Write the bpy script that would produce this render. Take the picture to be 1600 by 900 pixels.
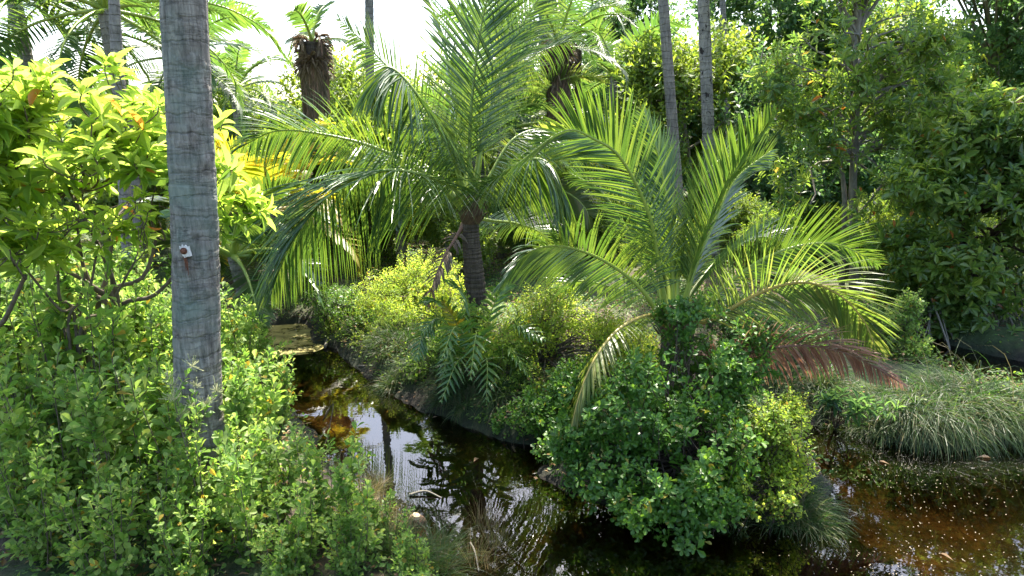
import bpy, math, numpy as np
from mathutils import Vector
R = math.radians
for o in list(bpy.data.objects): bpy.data.objects.remove(o)
scene = bpy.context.scene
COL = scene.collection
# ------------------------------------------------------------------ camera
CAMH, PITCH, FPX = 2.8, R(13.0), 1067.0
cam_d = bpy.data.cameras.new('camera'); cam = bpy.data.objects.new('camera', cam_d)
COL.objects.link(cam); cam.location = (0, 0, CAMH); cam.rotation_euler = (R(90) - PITCH, 0, 0)
cam_d.sensor_width = 36; cam_d.lens = 36 * FPX / 1600; cam_d.clip_start = 0.05; cam_d.clip_end = 3000
scene.camera = cam
# ------------------------------------------------------------------ light
SUN_EL, SUN_AZ = R(59), R(8)          # azimuth measured from +Y towards +X
world = bpy.data.worlds.new('World'); scene.world = world; world.use_nodes = True
wn = world.node_tree; bg = wn.nodes['Background']
sky = wn.nodes.new('ShaderNodeTexSky'); sky.sky_type = 'NISHITA'; sky.sun_disc = False
sky.sun_elevation = SUN_EL; sky.sun_rotation = SUN_AZ
sky.air_density = 1.0; sky.dust_density = 3.0; sky.ozone_density = 1.2
wn.links.new(sky.outputs[0], bg.inputs[0]); bg.inputs[1].default_value = 0.15
sd = bpy.data.lights.new('sun', 'SUN'); sun = bpy.data.objects.new('sun', sd); COL.objects.link(sun)
sd.energy = 5.0; sd.angle = R(0.55); sd.color = (1.0, 0.93, 0.80)
sdir = Vector((math.sin(SUN_AZ) * math.cos(SUN_EL), math.cos(SUN_AZ) * math.cos(SUN_EL), math.sin(SUN_EL)))
sun.rotation_euler = sdir.to_track_quat('Z', 'Y').to_euler()
sun.location = (0, 0, 30)
scene.view_settings.view_transform = 'Standard'; scene.view_settings.look = 'None'
scene.view_settings.exposure = 2.08; scene.view_settings.gamma = 1.0
scene.render.engine = 'CYCLES'
cy = scene.cycles
cy.max_bounces = 8; cy.diffuse_bounces = 4; cy.glossy_bounces = 3; cy.transmission_bounces = 5
cy.transparent_max_bounces = 12; cy.caustics_reflective = False; cy.caustics_refractive = False
cy.sample_clamp_indirect = 6.0

# ------------------------------------------------------------------ helpers
cp, sp = math.cos(PITCH), math.sin(PITCH)
def ray(px, py):
    x = (px - 800) / FPX; v = -(py - 450) / FPX
    return np.array([x, cp + v * sp, -sp + v * cp])
def P(px, py, Y):
    d = ray(px, py); return np.array([0, 0, CAMH]) + d * (Y / d[1])
def G(px, py, z=0.0):
    d = ray(px, py); return np.array([0, 0, CAMH]) + d * ((z - CAMH) / d[2])
def rng(s): return np.random.default_rng(s)
def nrm(a):
    a = np.asarray(a, float); return a / (np.linalg.norm(a, axis=-1, keepdims=True) + 1e-12)
UP = np.array([0, 0, 1.0])

class MB:
    def __init__(s): s.v = []; s.l = []; s.t = []; s.m = []; s.n = 0
    def add(s, V, loops, totals, mi=0):
        V = np.asarray(V, float).reshape(-1, 3)
        s.v.append(V); s.l.append(np.asarray(loops).ravel() + s.n); t = np.asarray(totals).ravel()
        s.t.append(t); s.m.append(np.full(len(t), mi)); s.n += len(V)
    def grid(s, V, closed=False, cap=False, mi=0):        # V: (a,b,3) grid of vertices
        a, b = V.shape[:2]; idx = np.arange(a * b).reshape(a, b)
        if closed: idx = np.concatenate([idx, idx[:, :1]], 1)
        q = np.stack([idx[:-1, :-1], idx[:-1, 1:], idx[1:, 1:], idx[1:, :-1]], -1).reshape(-1, 4)
        loops = q.ravel(); tot = np.full(len(q), 4)
        if cap and closed:
            loops = np.concatenate([loops, idx[-1, :b], idx[0, :b][::-1]]); tot = np.concatenate([tot, [b, b]])
        s.add(V, loops, tot, mi)
    def tube(s, pts, rad, n=6, cap=True, mi=0):
        pts = np.asarray(pts, float); k = len(pts)
        rad = np.broadcast_to(np.asarray(rad, float), (k,)) if np.ndim(rad) <= 1 else rad
        T = np.gradient(pts, axis=0); T = nrm(T)
        ref = np.array([1.0, 0.1, 0]) if abs(T[0][0]) < .8 else np.array([0, 1.0, 0.1])
        A = np.zeros((k, 3)); a = ref
        for i in range(k):
            a = a - T[i] * np.dot(a, T[i]); a = a / np.linalg.norm(a); A[i] = a
        B = np.cross(T, A); th = np.linspace(0, 2 * np.pi, n, endpoint=False)
        V = pts[:, None] + rad[:, None, None] * (A[:, None] * np.cos(th)[None, :, None] + B[:, None] * np.sin(th)[None, :, None])
        s.grid(V, True, cap, mi)
    def build(s, name, mat, parent=None, origin=(0, 0, 0), smooth=False):
        me = bpy.data.meshes.new(name)
        V = np.concatenate(s.v) - np.asarray(origin); L = np.concatenate(s.l); T = np.concatenate(s.t); M = np.concatenate(s.m)
        me.vertices.add(len(V)); me.vertices.foreach_set('co', V.astype(np.float32).ravel())
        me.loops.add(len(L)); me.loops.foreach_set('vertex_index', L.astype(np.int32))
        me.polygons.add(len(T)); st = np.concatenate([[0], np.cumsum(T)[:-1]])
        me.polygons.foreach_set('loop_start', st.astype(np.int32)); me.polygons.foreach_set('loop_total', T.astype(np.int32))
        me.polygons.foreach_set('material_index', M.astype(np.int32))
        me.polygons.foreach_set('use_smooth', np.full(len(T), smooth))
        for m in (mat if isinstance(mat, (list, tuple)) else [mat]): me.materials.append(m)
        me.update(calc_edges=True)
        o = bpy.data.objects.new(name, me); COL.objects.link(o)
        if parent: o.parent = parent
        else: o.location = origin
        return o

def tag(o, label=None, cat=None, group=None, kind=None):
    if label: o['label'] = label
    if cat: o['category'] = cat
    if group: o['group'] = group
    if kind: o['kind'] = kind
    return o
def thing(name, loc, label, cat, group=None):
    o = bpy.data.objects.new(name, None); COL.objects.link(o); o.location = tuple(loc); o.empty_display_size = .2
    return tag(o, label, cat, group)
def copy_thing(src, loc, rz=0, sc=1, label=None, szz=None):
    r = src.copy(); COL.objects.link(r); r.location = tuple(loc); r.rotation_euler = (0, 0, rz)
    r.scale = (sc, sc, szz or sc)
    if label: r['label'] = label
    for ch in list(src.children):
        c = ch.copy(); COL.objects.link(c); c.parent = r
        for g in ch.children:
            d = g.copy(); COL.objects.link(d); d.parent = c
    return r
def smooth_path(pts, n=40):                       # Catmull-Rom
    p = np.asarray(pts, float); p = np.vstack([2 * p[0] - p[1], p, 2 * p[-1] - p[-2]])
    seg = len(p) - 3; u = np.linspace(0, seg, n); i = np.minimum(u.astype(int), seg - 1); f = (u - i)[:, None]
    a, b, c, d = p[i], p[i + 1], p[i + 2], p[i + 3]
    return .5 * (2 * b + (c - a) * f + (2 * a - 5 * b + 4 * c - d) * f ** 2 + (3 * b - a - 3 * c + d) * f ** 3)

# value noise for geometry
_nz = rng(99).random((64, 64, 64))
def noise3(p, s=1.0):
    p = np.asarray(p) * s; i = np.floor(p).astype(int); f = p - i; f = f * f * (3 - 2 * f); i = i & 63; j = (i + 1) & 63
    def g(a, b, c): return _nz[a, b, c]
    x0, y0, z0 = i[..., 0], i[..., 1], i[..., 2]; x1, y1, z1 = j[..., 0], j[..., 1], j[..., 2]; fx, fy, fz = f[..., 0], f[..., 1], f[..., 2]
    c00 = g(x0, y0, z0) * (1 - fx) + g(x1, y0, z0) * fx; c10 = g(x0, y1, z0) * (1 - fx) + g(x1, y1, z0) * fx
    c01 = g(x0, y0, z1) * (1 - fx) + g(x1, y0, z1) * fx; c11 = g(x0, y1, z1) * (1 - fx) + g(x1, y1, z1) * fx
    return (c00 * (1 - fy) + c10 * fy) * (1 - fz) + (c01 * (1 - fy) + c11 * fy) * fz

# leaf templates: verts (x along, y across, z lift), faces
def template(prof, fold=.12, curl=0.0):
    xs = [p[0] for p in prof]; ws = [p[1] for p in prof]
    V = [[0, 0, 0]]; mids = [0]
    for x, w in zip(xs, ws):
        z = -curl * x * x
        V += [[x, -w, z + fold * w], [x, 0, z], [x, w, z + fold * w]]
    k = len(prof); V.append([1, 0, -curl]); tip = len(V) - 1
    F = [[0, 2, 1], [0, 3, 2]]
    for i in range(k - 1):
        a = 1 + 3 * i; b = a + 3
        F += [[a, a + 1, b + 1, b], [a + 1, a + 2, b + 2, b + 1]]
    a = 1 + 3 * (k - 1); F += [[a, a + 1, tip], [a + 1, a + 2, tip]]
    return np.array(V, float), F
T_OBO = template([(.3, .22), (.68, .5), (.9, .34)], .25, .12)       # obovate, small shrub leaf
T_OBO2 = template([(.35, .30), (.75, .48)], .25, .10)
T_LAN = template([(.15, .20), (.4, .46), (.62, .5), (.84, .30)], .35, .28)  # long rosette leaf
T_BRD = template([(.2, .24), (.45, .46), (.68, .5), (.88, .28)], .22, .10)
T_FAR = (np.array([[0, 0, 0], [.55, -.5, .05], [1, 0, -.08], [.55, .5, .05]], float), [[0, 1, 2], [0, 2, 3]])
def leaves(mb, pos, D, N, L, W, tpl, mi=0):
    V, F = tpl; pos = np.asarray(pos); n = len(pos)
    if n == 0: return
    T = nrm(D); B = nrm(np.cross(N, T)); Nn = np.cross(T, B)
    L = np.broadcast_to(L, (n,)); W = np.broadcast_to(W, (n,))
    X = pos[:, None] + T[:, None] * (V[None, :, 0:1] * L[:, None, None]) + B[:, None] * (V[None, :, 1:2] * W[:, None, None]) + Nn[:, None] * (V[None, :, 2:3] * L[:, None, None])
    loops = np.concatenate([np.array(f) for f in F]); tot = np.array([len(f) for f in F]); k = len(V)
    lo = (loops[None] + (np.arange(n) * k)[:, None]).ravel()
    mb.add(X, lo, np.tile(tot, n), mi)
def sprays(mb, tips, D, r, k, tl, L, W, tpl, spread=(45, 80), mi=0, jit=.25, flat=.35):
    """leafy twigs: k leaves spiralling along each twig of length tl ending at tip"""
    n = len(tips); D = nrm(D)
    ref = np.where(np.abs(D[:, 2:3]) > .9, np.array([[1.0, 0, 0]]), np.array([[0, 0, 1.0]]))
    A = nrm(np.cross(D, ref)); B = np.cross(D, A); ph0 = r.random(n) * 6.28
    for j in range(k):
        f = j / max(k - 1, 1); pos = tips - D * (tl * (1 - f)) if tl > 0 else tips
        ph = ph0 + j * 2.4 + r.normal(0, .25, n)
        a = np.radians(spread[1] + (spread[0] - spread[1]) * f + r.normal(0, 12, n))
        out = A * np.cos(ph)[:, None] + B * np.sin(ph)[:, None]
        d = D * np.cos(a)[:, None] + out * np.sin(a)[:, None]
        nn = D * np.sin(a)[:, None] - out * np.cos(a)[:, None] + UP * flat + r.normal(0, .3, (n, 3))
        s = (1 - .3 * f) * (1 + r.normal(0, jit, n)).clip(.45, 1.5)
        leaves(mb, pos, d, nn, L * s, W * s, tpl, mi)

# ------------------------------------------------------------------ materials
def newmat(name):
    m = bpy.data.materials.new(name); m.use_nodes = True; nt = m.node_tree; nt.nodes.clear()
    return m, nt, nt.nodes.new('ShaderNodeOutputMaterial')
def ramp(nt, src, stops, interp='LINEAR'):
    r_ = nt.nodes.new('ShaderNodeValToRGB'); r_.color_ramp.interpolation = interp; e = r_.color_ramp.elements
    while len(e) > 1: e.remove(e[-1])
    e[0].position = stops[0][0]; e[0].color = (*stops[0][1], 1)
    for p, c in stops[1:]:
        x = e.new(p); x.color = (*c, 1)
    nt.links.new(src, r_.inputs[0]); return r_.outputs[0]
def noise(nt, scale, detail=4, rough=.6, vec=None, dist=0):
    n = nt.nodes.new('ShaderNodeTexNoise'); n.inputs['Scale'].default_value = scale; n.inputs['Detail'].default_value = detail
    n.inputs['Roughness'].default_value = rough; n.inputs['Distortion'].default_value = dist
    if vec is not None: nt.links.new(vec, n.inputs['Vector'])
    return n.outputs['Fac']
def mixc(nt, f, a, b, mode='MIX'):
    m = nt.nodes.new('ShaderNodeMix'); m.data_type = 'RGBA'; m.blend_type = mode
    for sock, v in ((m.inputs['Factor'], f), (m.inputs['A'], a), (m.inputs['B'], b)):
        pass
    def put(sock, v):
        if isinstance(v, bpy.types.NodeSocket): nt.links.new(v, sock)
        elif isinstance(v, (int, float)): sock.default_value = v
        else: sock.default_value = (*v, 1)
    put(m.inputs[0], f); put(m.inputs[6], a); put(m.inputs[7], b)
    return m.outputs[2]
def leafmat(name, cols, trans, tf=.45, rough=.42, spec=.5, old=None, oldfrac=.02, sheen=0):
    """cols: list of reflected colours picked per leaf; trans: list of transmitted colours, same picks"""
    m, nt, out = newmat(name)
    g = nt.nodes.new('ShaderNodeNewGeometry'); rnd = g.outputs['Random Per Island']
    n = len(cols); lim = 1 - (oldfrac if old else 0)
    st = [(i / max(n - 1, 1) * lim * .995, c) for i, c in enumerate(cols)]
    tt = [(i / max(n - 1, 1) * lim * .995, c) for i, c in enumerate(trans)]
    if old: st += [(lim, old[0]), (1.0, old[0])]; tt += [(lim, old[1]), (1.0, old[1])]
    c1 = ramp(nt, rnd, st); c2 = ramp(nt, rnd, tt)
    tc = nt.nodes.new('ShaderNodeTexCoord')
    nz = noise(nt, 1.3, 2, .5, tc.outputs['Object'])
    k = ramp(nt, nz, [(.35, (.8, .85, .9)), (.65, (1.2, 1.12, .9))])
    c1 = mixc(nt, 1.0, c1, k, 'MULTIPLY'); c2 = mixc(nt, 1.0, c2, k, 'MULTIPLY')
    pb = nt.nodes.new('ShaderNodeBsdfPrincipled'); nt.links.new(c1, pb.inputs['Base Color'])
    pb.inputs['Roughness'].default_value = rough; pb.inputs['Specular IOR Level'].default_value = spec
    tr = nt.nodes.new('ShaderNodeBsdfTranslucent'); nt.links.new(c2, tr.inputs[0])
    mx = nt.nodes.new('ShaderNodeMixShader'); mx.inputs[0].default_value = tf
    nt.links.new(pb.outputs[0], mx.inputs[1]); nt.links.new(tr.outputs[0], mx.inputs[2]); nt.links.new(mx.outputs[0], out.inputs[0])
    return m
def barkmat(name, c0, c1, scale=8, stretch=.25, bump=.4, rough=.85):
    m, nt, out = newmat(name); tc = nt.nodes.new('ShaderNodeTexCoord')
    mp = nt.nodes.new('ShaderNodeMapping'); mp.inputs['Scale'].default_value = (1, 1, stretch); nt.links.new(tc.outputs['Object'], mp.inputs[0])
    a = noise(nt, scale * 2.2, 6, .7, mp.outputs[0]); b = noise(nt, scale * .35, 3, .6, tc.outputs['Object'])
    c = ramp(nt, a, [(.3, c0), (.7, c1)]); c = mixc(nt, 1.0, c, ramp(nt, b, [(.3, (.7, .72, .7)), (.7, (1.2, 1.15, 1.1))]), 'MULTIPLY')
    pb = nt.nodes.new('ShaderNodeBsdfPrincipled'); nt.links.new(c, pb.inputs['Base Color']); pb.inputs['Roughness'].default_value = rough
    pb.inputs['Specular IOR Level'].default_value = .25
    bp = nt.nodes.new('ShaderNodeBump'); bp.inputs['Strength'].default_value = bump; bp.inputs['Distance'].default_value = .01
    nt.links.new(a, bp.inputs['Height']); nt.links.new(bp.outputs[0], pb.inputs['Normal']); nt.links.new(pb.outputs[0], out.inputs[0])
    return m
def palmbark(name, base, light, dark, ring=13.0, spots=.0, lichen=0.0, linef=.6, cracks=0.0):
    m, nt, out = newmat(name); tc = nt.nodes.new('ShaderNodeTexCoord'); ob = tc.outputs['Object']
    mp = nt.nodes.new('ShaderNodeMapping'); mp.inputs['Scale'].default_value = (1, 1, .16); nt.links.new(ob, mp.inputs[0])
    fine = noise(nt, 38, 6, .75, mp.outputs[0]); blot = noise(nt, 5.5, 5, .65, ob); big = noise(nt, 1.6, 3, .6, ob)
    mh = nt.nodes.new('ShaderNodeMapping'); mh.inputs['Scale'].default_value = (.25, .25, 2.2); nt.links.new(ob, mh.inputs[0])
    hz = noise(nt, 11, 5, .7, mh.outputs[0])
    # irregular leaf-scar lines
    sx = nt.nodes.new('ShaderNodeSeparateXYZ'); nt.links.new(ob, sx.inputs[0])
    ma = nt.nodes.new('ShaderNodeMath'); ma.operation = 'MULTIPLY'; ma.inputs[1].default_value = ring; nt.links.new(sx.outputs[2], ma.inputs[0])
    nw = noise(nt, 3.2, 4, .6, ob); mb_ = nt.nodes.new('ShaderNodeMath'); mb_.operation = 'MULTIPLY_ADD'; mb_.inputs[1].default_value = 1.5
    nt.links.new(nw, mb_.inputs[0]); nt.links.new(ma.outputs[0], mb_.inputs[2])
    fr = nt.nodes.new('ShaderNodeMath'); fr.operation = 'FRACT'; nt.links.new(mb_.outputs[0], fr.inputs[0])
    line = ramp(nt, fr.outputs[0], [(0, (0, 0, 0)), (.04, (.15, .15, .15)), (.10, (1, 1, 1)), (.82, (.85, .85, .85)), (.96, (1.0, 1.0, 1.0)), (1, (.3, .3, .3))])
    c = ramp(nt, fine, [(.28, dark), (.5, base), (.74, light)])
    c = mixc(nt, 1.0, c, ramp(nt, blot, [(.3, (.62, .62, .66)), (.52, (1, 1, 1)), (.75, (1.28, 1.26, 1.2))]), 'MULTIPLY')
    c = mixc(nt, .3, c, ramp(nt, hz, [(.3, (.7, .7, .7)), (.6, (1.15, 1.15, 1.15))]), 'MULTIPLY')
    c = mixc(nt, linef, c, mixc(nt, 1.0, c, line, 'MULTIPLY'))
    if cracks:
        mc = nt.nodes.new('ShaderNodeMapping'); mc.inputs['Scale'].default_value = (.5, .5, 4.5); nt.links.new(ob, mc.inputs[0])
        ck = noise(nt, 3.2, 6, .62, mc.outputs[0], .3)
        c = mixc(nt, cracks, c, mixc(nt, 1.0, c, ramp(nt, ck, [(.44, (1, 1, 1)), (.485, (.75, .75, .75)), (.5, (.16, .15, .14)), (.512, (.85, .85, .85)), (.53, (1.12, 1.12, 1.12)), (.66, (1.1, 1.1, 1.1)), (.70, (.6, .6, .6)), (.72, (1, 1, 1))]), 'MULTIPLY'))
        line = mixc(nt, .5, line, ramp(nt, ck, [(.485, (1, 1, 1)), (.5, (0, 0, 0)), (.515, (1, 1, 1))]))
    if lichen:
        c = mixc(nt, ramp(nt, big, [(.48, (0, 0, 0)), (.62, (lichen,) * 3)]), c, (.13, .20, .16))
    if spots:
        vz = nt.nodes.new('ShaderNodeMapping'); vz.inputs['Scale'].default_value = (1, 1, .8); nt.links.new(ob, vz.inputs[0])
        spn = noise(nt, 9, 5, .65, vz.outputs[0]); c = mixc(nt, ramp(nt, spn, [(.56, (0, 0, 0)), (.60, (spots,) * 3)]), c, (.025, .02, .018))
    pb = nt.nodes.new('ShaderNodeBsdfPrincipled'); nt.links.new(c, pb.inputs['Base Color']); pb.inputs['Roughness'].default_value = .85
    pb.inputs['Specular IOR Level'].default_value = .3
    hsum = nt.nodes.new('ShaderNodeMath'); hsum.operation = 'MULTIPLY_ADD'; hsum.inputs[1].default_value = .8
    nt.links.new(line, hsum.inputs[0]); nt.links.new(fine, hsum.inputs[2])
    bp = nt.nodes.new('ShaderNodeBump'); bp.inputs['Strength'].default_value = .7; bp.inputs['Distance'].default_value = .012
    nt.links.new(hsum.outputs[0], bp.inputs['Height']); nt.links.new(bp.outputs[0], pb.inputs['Normal']); nt.links.new(pb.outputs[0], out.inputs[0])
    return m
def plain(name, c, rough=.7, c2=None, scale=30, metallic=0):
    m, nt, out = newmat(name); pb = nt.nodes.new('ShaderNodeBsdfPrincipled'); tc = nt.nodes.new('ShaderNodeTexCoord')
    c2 = c2 or tuple(x * .6 for x in c)
    nt.links.new(ramp(nt, noise(nt, scale, 5, .65, tc.outputs['Object']), [(.3, c2), (.7, c)]), pb.inputs['Base Color'])
    pb.inputs['Roughness'].default_value = rough; pb.inputs['Metallic'].default_value = metallic
    nt.links.new(pb.outputs[0], out.inputs[0]); return m

M = {}
M['thicket'] = leafmat('thicket_leaf', [(.095, .18, .035), (.14, .245, .05), (.20, .30, .075), (.26, .34, .11)],
                       [(.20, .40, .05), (.30, .52, .07), (.44, .62, .10), (.56, .70, .15)], .48, .50, .25, ((.30, .22, .04), (.6, .42, .04)), .02)
M['rosette'] = leafmat('rosette_leaf', [(.08, .15, .03), (.12, .21, .04), (.18, .27, .06)],
                       [(.36, .58, .06), (.52, .72, .10), (.72, .86, .20)], .6, .38, .45, ((.45, .18, .05), (.8, .36, .07)), .006)
M['cerbera'] = leafmat('broad_leaf', [(.06, .12, .03), (.09, .16, .04), (.15, .22, .06)],
                       [(.20, .36, .04), (.32, .50, .06), (.48, .60, .10)], .48, .30, .6, ((.35, .13, .04), (.6, .25, .04)), .008)
M['frond'] = leafmat('frond_leaflet', [(.030, .078, .026), (.045, .105, .032), (.068, .13, .04)],
                     [(.13, .27, .03), (.20, .35, .035), (.31, .44, .05)], .27, .30, .7)
M['frond_old'] = leafmat('old_frond_leaflet', [(.075, .125, .035), (.11, .15, .045), (.15, .165, .06)],
                         [(.20, .36, .04), (.29, .42, .06), (.38, .42, .08)], .4, .42, .45)
M['frond_yellow'] = leafmat('yellowing_leaflet', [(.12, .16, .02), (.2, .2, .03), (.28, .22, .03)],
                            [(.4, .5, .03), (.6, .6, .04), (.75, .5, .04)], .5, .42, .45)
M['frond_dead'] = leafmat('dead_leaflet', [(.19, .085, .06), (.27, .14, .10), (.34, .20, .15)],
                          [(.28, .12, .07), (.36, .18, .1), (.42, .26, .16)], .25, .5, .5)
M['frond_grey'] = leafmat('dry_leaflet', [(.09, .065, .045), (.14, .10, .07), (.20, .16, .12)],
                          [(.12, .08, .05), (.18, .12, .07), (.22, .16, .1)], .2, .7, .3)
M['frond_far'] = leafmat('far_frond_leaflet', [(.03, .07, .03), (.045, .095, .035), (.07, .12, .04)],
                         [(.12, .26, .04), (.18, .34, .05), (.28, .42, .07)], .35, .45, .4)
M['shade_shrub'] = leafmat('glossy_shrub_leaf', [(.045, .12, .014), (.065, .16, .02), (.095, .20, .028)],
                           [(.12, .28, .03), (.18, .38, .04), (.27, .48, .05)], .36, .40, .45, ((.25, .22, .03), (.5, .45, .04)), .015)
M['lime_shrub'] = leafmat('lime_shrub_leaf', [(.12, .21, .03), (.17, .26, .04), (.22, .30, .06)],
                          [(.40, .60, .05), (.54, .70, .07), (.68, .76, .13)], .55, .45, .35, ((.3, .2, .05), (.5, .3, .05)), .02)
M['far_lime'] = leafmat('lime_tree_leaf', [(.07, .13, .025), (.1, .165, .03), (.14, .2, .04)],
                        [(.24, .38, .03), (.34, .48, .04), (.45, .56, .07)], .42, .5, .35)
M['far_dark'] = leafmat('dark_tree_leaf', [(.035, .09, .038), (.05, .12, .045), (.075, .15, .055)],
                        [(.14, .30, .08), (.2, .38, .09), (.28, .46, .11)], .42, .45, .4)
M['fern'] = leafmat('fern_leaflet', [(.07, .15, .045), (.09, .18, .05), (.12, .2, .06)],
                    [(.14, .34, .03), (.2, .42, .03), (.32, .5, .04)], .3, .27, .6)
M['grass'] = leafmat('tussock_blade', [(.02, .045, .016), (.03, .062, .02), (.042, .075, .025), (.10, .095, .045)],
                     [(.07, .2, .03), (.11, .25, .04), (.17, .26, .06), (.22, .2, .1)], .3, .5, .35)  # blade colours darkened to stand in for shade from the right-hand trees
M['drygrass'] = leafmat('dry_blade', [(.16, .13, .08), (.24, .19, .11), (.10, .13, .04)],
                        [(.2, .16, .08), (.3, .22, .1), (.2, .28, .06)], .3, .6, .3)
M['herb'] = leafmat('ground_herb_leaf', [(.05, .12, .02), (.08, .16, .03), (.13, .2, .04)],
                    [(.16, .36, .03), (.26, .46, .04), (.36, .5, .05)], .4, .5, .35, ((.2, .12, .05), (.2, .12, .05)), .2)
M['litter'] = leafmat('litter_leaf', [(.10, .06, .03), (.18, .11, .06), (.28, .2, .12)], [(.1, .05, .02), (.15, .08, .03), (.2, .1, .05)], .15, .7, .3)
M['rachis'] = plain('green_midrib', (.30, .36, .06), .4, (.20, .28, .05), 12)
M['rachis_old'] = plain('yellow_midrib', (.42, .30, .07), .45, (.30, .26, .06), 10)
M['rachis_dead'] = plain('dead_midrib', (.24, .12, .08), .6, (.16, .09, .06), 10)
M['flower'] = plain('pale_flower', (.42, .40, .22), .8, (.2, .24, .08))
M['twig'] = barkmat('twig_bark', (.07, .055, .04), (.17, .14, .11), 14, .4)
M['dark_twig'] = barkmat('dark_twig_bark', (.035, .026, .02), (.09, .07, .05), 14, .4)
M['bark'] = barkmat('grey_bark', (.09, .08, .065), (.26, .24, .20), 8, .35, .6)
M['hero_bark'] = palmbark('near_palm_bark', (.205, .185, .16), (.36, .335, .295), (.055, .048, .04), 8.0, .25, .55, .32, .25)
M['palm_bark'] = palmbark('palm_bark', (.22, .20, .18), (.34, .31, .28), (.08, .07, .06), 9, 0)
M['spot_bark'] = palmbark('spotted_palm_bark', (.24, .22, .19), (.36, .33, .29), (.08, .07, .06), 8, 1.0)
M['dark_bark'] = palmbark('ringed_dark_bark', (.085, .065, .05), (.16, .13, .10), (.02, .016, .013), 17, 0)
M['fibre'] = barkmat('palm_fibre', (.035, .022, .014), (.16, .10, .06), 30, .3, .9)

# ------------------------------------------------------------------ terrain
def poly(pix): return np.array([G(*p)[:2] for p in pix])
ISLAND = poly([(455, 488), (490, 522), (540, 560), (600, 592), (665, 640), (760, 668), (850, 700), (890, 745), (960, 775), (1080, 800), (1225, 800),
               (1275, 765), (1268, 715), (1262, 655), (1330, 668), (1430, 690), (1520, 703), (1650, 695), (1680, 650), (1560, 622), (1470, 598), (1440, 560), (1405, 515), (1380, 490), (1000, 470), (600, 465)])
LEFT = np.vstack([poly([(740, 1040), (665, 900), (605, 850), (560, 805), (515, 760), (485, 715), (462, 655), (425, 600), (385, 548), (375, 515), (400, 497)]), [[-3, 12], [-30, 12], [-30, 1.6]]])
RIGHT = np.vstack([poly([(1470, 520), (1500, 540), (1560, 556), (1650, 580)]), [[9.5, 5], [30, 5], [30, 40], [5.5, 40]]])
FARL = np.array([[-30, 9.9], [-3.9, 9.9], [-3.3, 9.7], [-2.2, 9.6], [0, 9.3], [3, 9.5], [5.3, 9.8], [5.9, 11], [6, 300], [-30, 300]])
NEAR = np.array([[-30, -30], [-30, 1.7], [-.6, 1.7], [.5, 1.3], [30, 1.2], [30, -30]])
def sdf(pt, pg):
    pt = np.asarray(pt, float); d = np.full(pt.shape[0], 1e9); ins = np.zeros(pt.shape[0], bool)
    for i in range(len(pg)):
        a = pg[i]; b = pg[(i + 1) % len(pg)]; e = b - a; w = pt - a
        t = np.clip((w @ e) / (e @ e), 0, 1); d = np.minimum(d, np.linalg.norm(w - t[:, None] * e, axis=1))
        c = ((a[1] > pt[:, 1]) != (b[1] > pt[:, 1])) & (pt[:, 0] < (b[0] - a[0]) * (pt[:, 1] - a[1]) / (b[1] - a[1] + 1e-12) + a[0])
        ins ^= c
    return np.where(ins, d, -d)
def hgt(x, y):
    pt = np.stack([np.ravel(x), np.ravel(y)], 1).astype(float)
    s = np.max([sdf(pt, q) for q in (ISLAND, LEFT, RIGHT, FARL, NEAR)], axis=0)
    s = np.where(np.abs(pt[:, 0]) > 28, 5, s); s = np.where(pt[:, 1] > 14, 5, s)
    p3 = np.stack([pt[:, 0], pt[:, 1], pt[:, 0] * 0], 1)
    s = s + (noise3(p3, 2.5) - .5) * .25
    t = np.clip((s + .7) / 1.1, 0, 1); t = t * t * (3 - 2 * t)
    h = -.42 + t * .66 + (noise3(p3, 1.1) - .5) * .12 + (noise3(p3, 5) - .5) * .10 + (noise3(p3, 11) - .5) * .04
    h += np.clip(s - .4, 0, 2) * .08
    return h.reshape(np.shape(x))
gx = np.unique(np.concatenate([np.linspace(-9, 10, 180), np.sign(np.linspace(-1, 1, 60)) * 9.5 + np.sign(np.linspace(-1, 1, 60)) * (np.abs(np.linspace(-1, 1, 60)) ** 3) * 900]))
gy = np.unique(np.concatenate([np.linspace(1, 15, 150), 15.5 + np.linspace(0, 1, 40) ** 3 * 1500, 0.5 - np.linspace(0, 1, 20) ** 3 * 600]))
XX, YY = np.meshgrid(gx, gy); ZZ = hgt(XX, YY)
mb = MB(); mb.grid(np.stack([XX, YY, ZZ], -1))
m, nt, out = newmat('soil'); tc = nt.nodes.new('ShaderNodeTexCoord'); ob = tc.outputs['Object']
n1 = noise(nt, 1.1, 5, .6, ob); n2 = noise(nt, 14, 6, .75, ob); n3 = noise(nt, .55, 3, .5, ob, .4)
soil = ramp(nt, n2, [(.3, (.03, .022, .014)), (.5, (.07, .05, .03)), (.72, (.15, .11, .07))])
grn = ramp(nt, n2, [(.3, (.02, .04, .012)), (.6, (.06, .10, .025))])
top = mixc(nt, ramp(nt, n1, [(.42, (0, 0, 0)), (.56, (1, 1, 1))]), soil, grn)
bed = ramp(nt, n2, [(.3, (.05, .035, .018)), (.5, (.24, .15, .06)), (.72, (.60, .42, .22))])
bed = mixc(nt, 1.0, bed, ramp(nt, n3, [(.40, (.16, .2, .14)), (.52, (.5, .5, .4)), (.62, (1.1, 1.02, .85))]), 'MULTIPLY')
sx = nt.nodes.new('ShaderNodeSeparateXYZ'); nt.links.new(ob, sx.inputs[0])
mr = nt.nodes.new('ShaderNodeMapRange'); mr.inputs['From Min'].default_value = -.14; mr.inputs['From Max'].default_value = -.04; nt.links.new(sx.outputs[2], mr.inputs[0])
wet = nt.nodes.new('ShaderNodeMapRange'); wet.inputs['From Min'].default_value = .04; wet.inputs['From Max'].default_value = .26; wet.inputs['To Min'].default_value = .22; nt.links.new(sx.outputs[2], wet.inputs[0])
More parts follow.
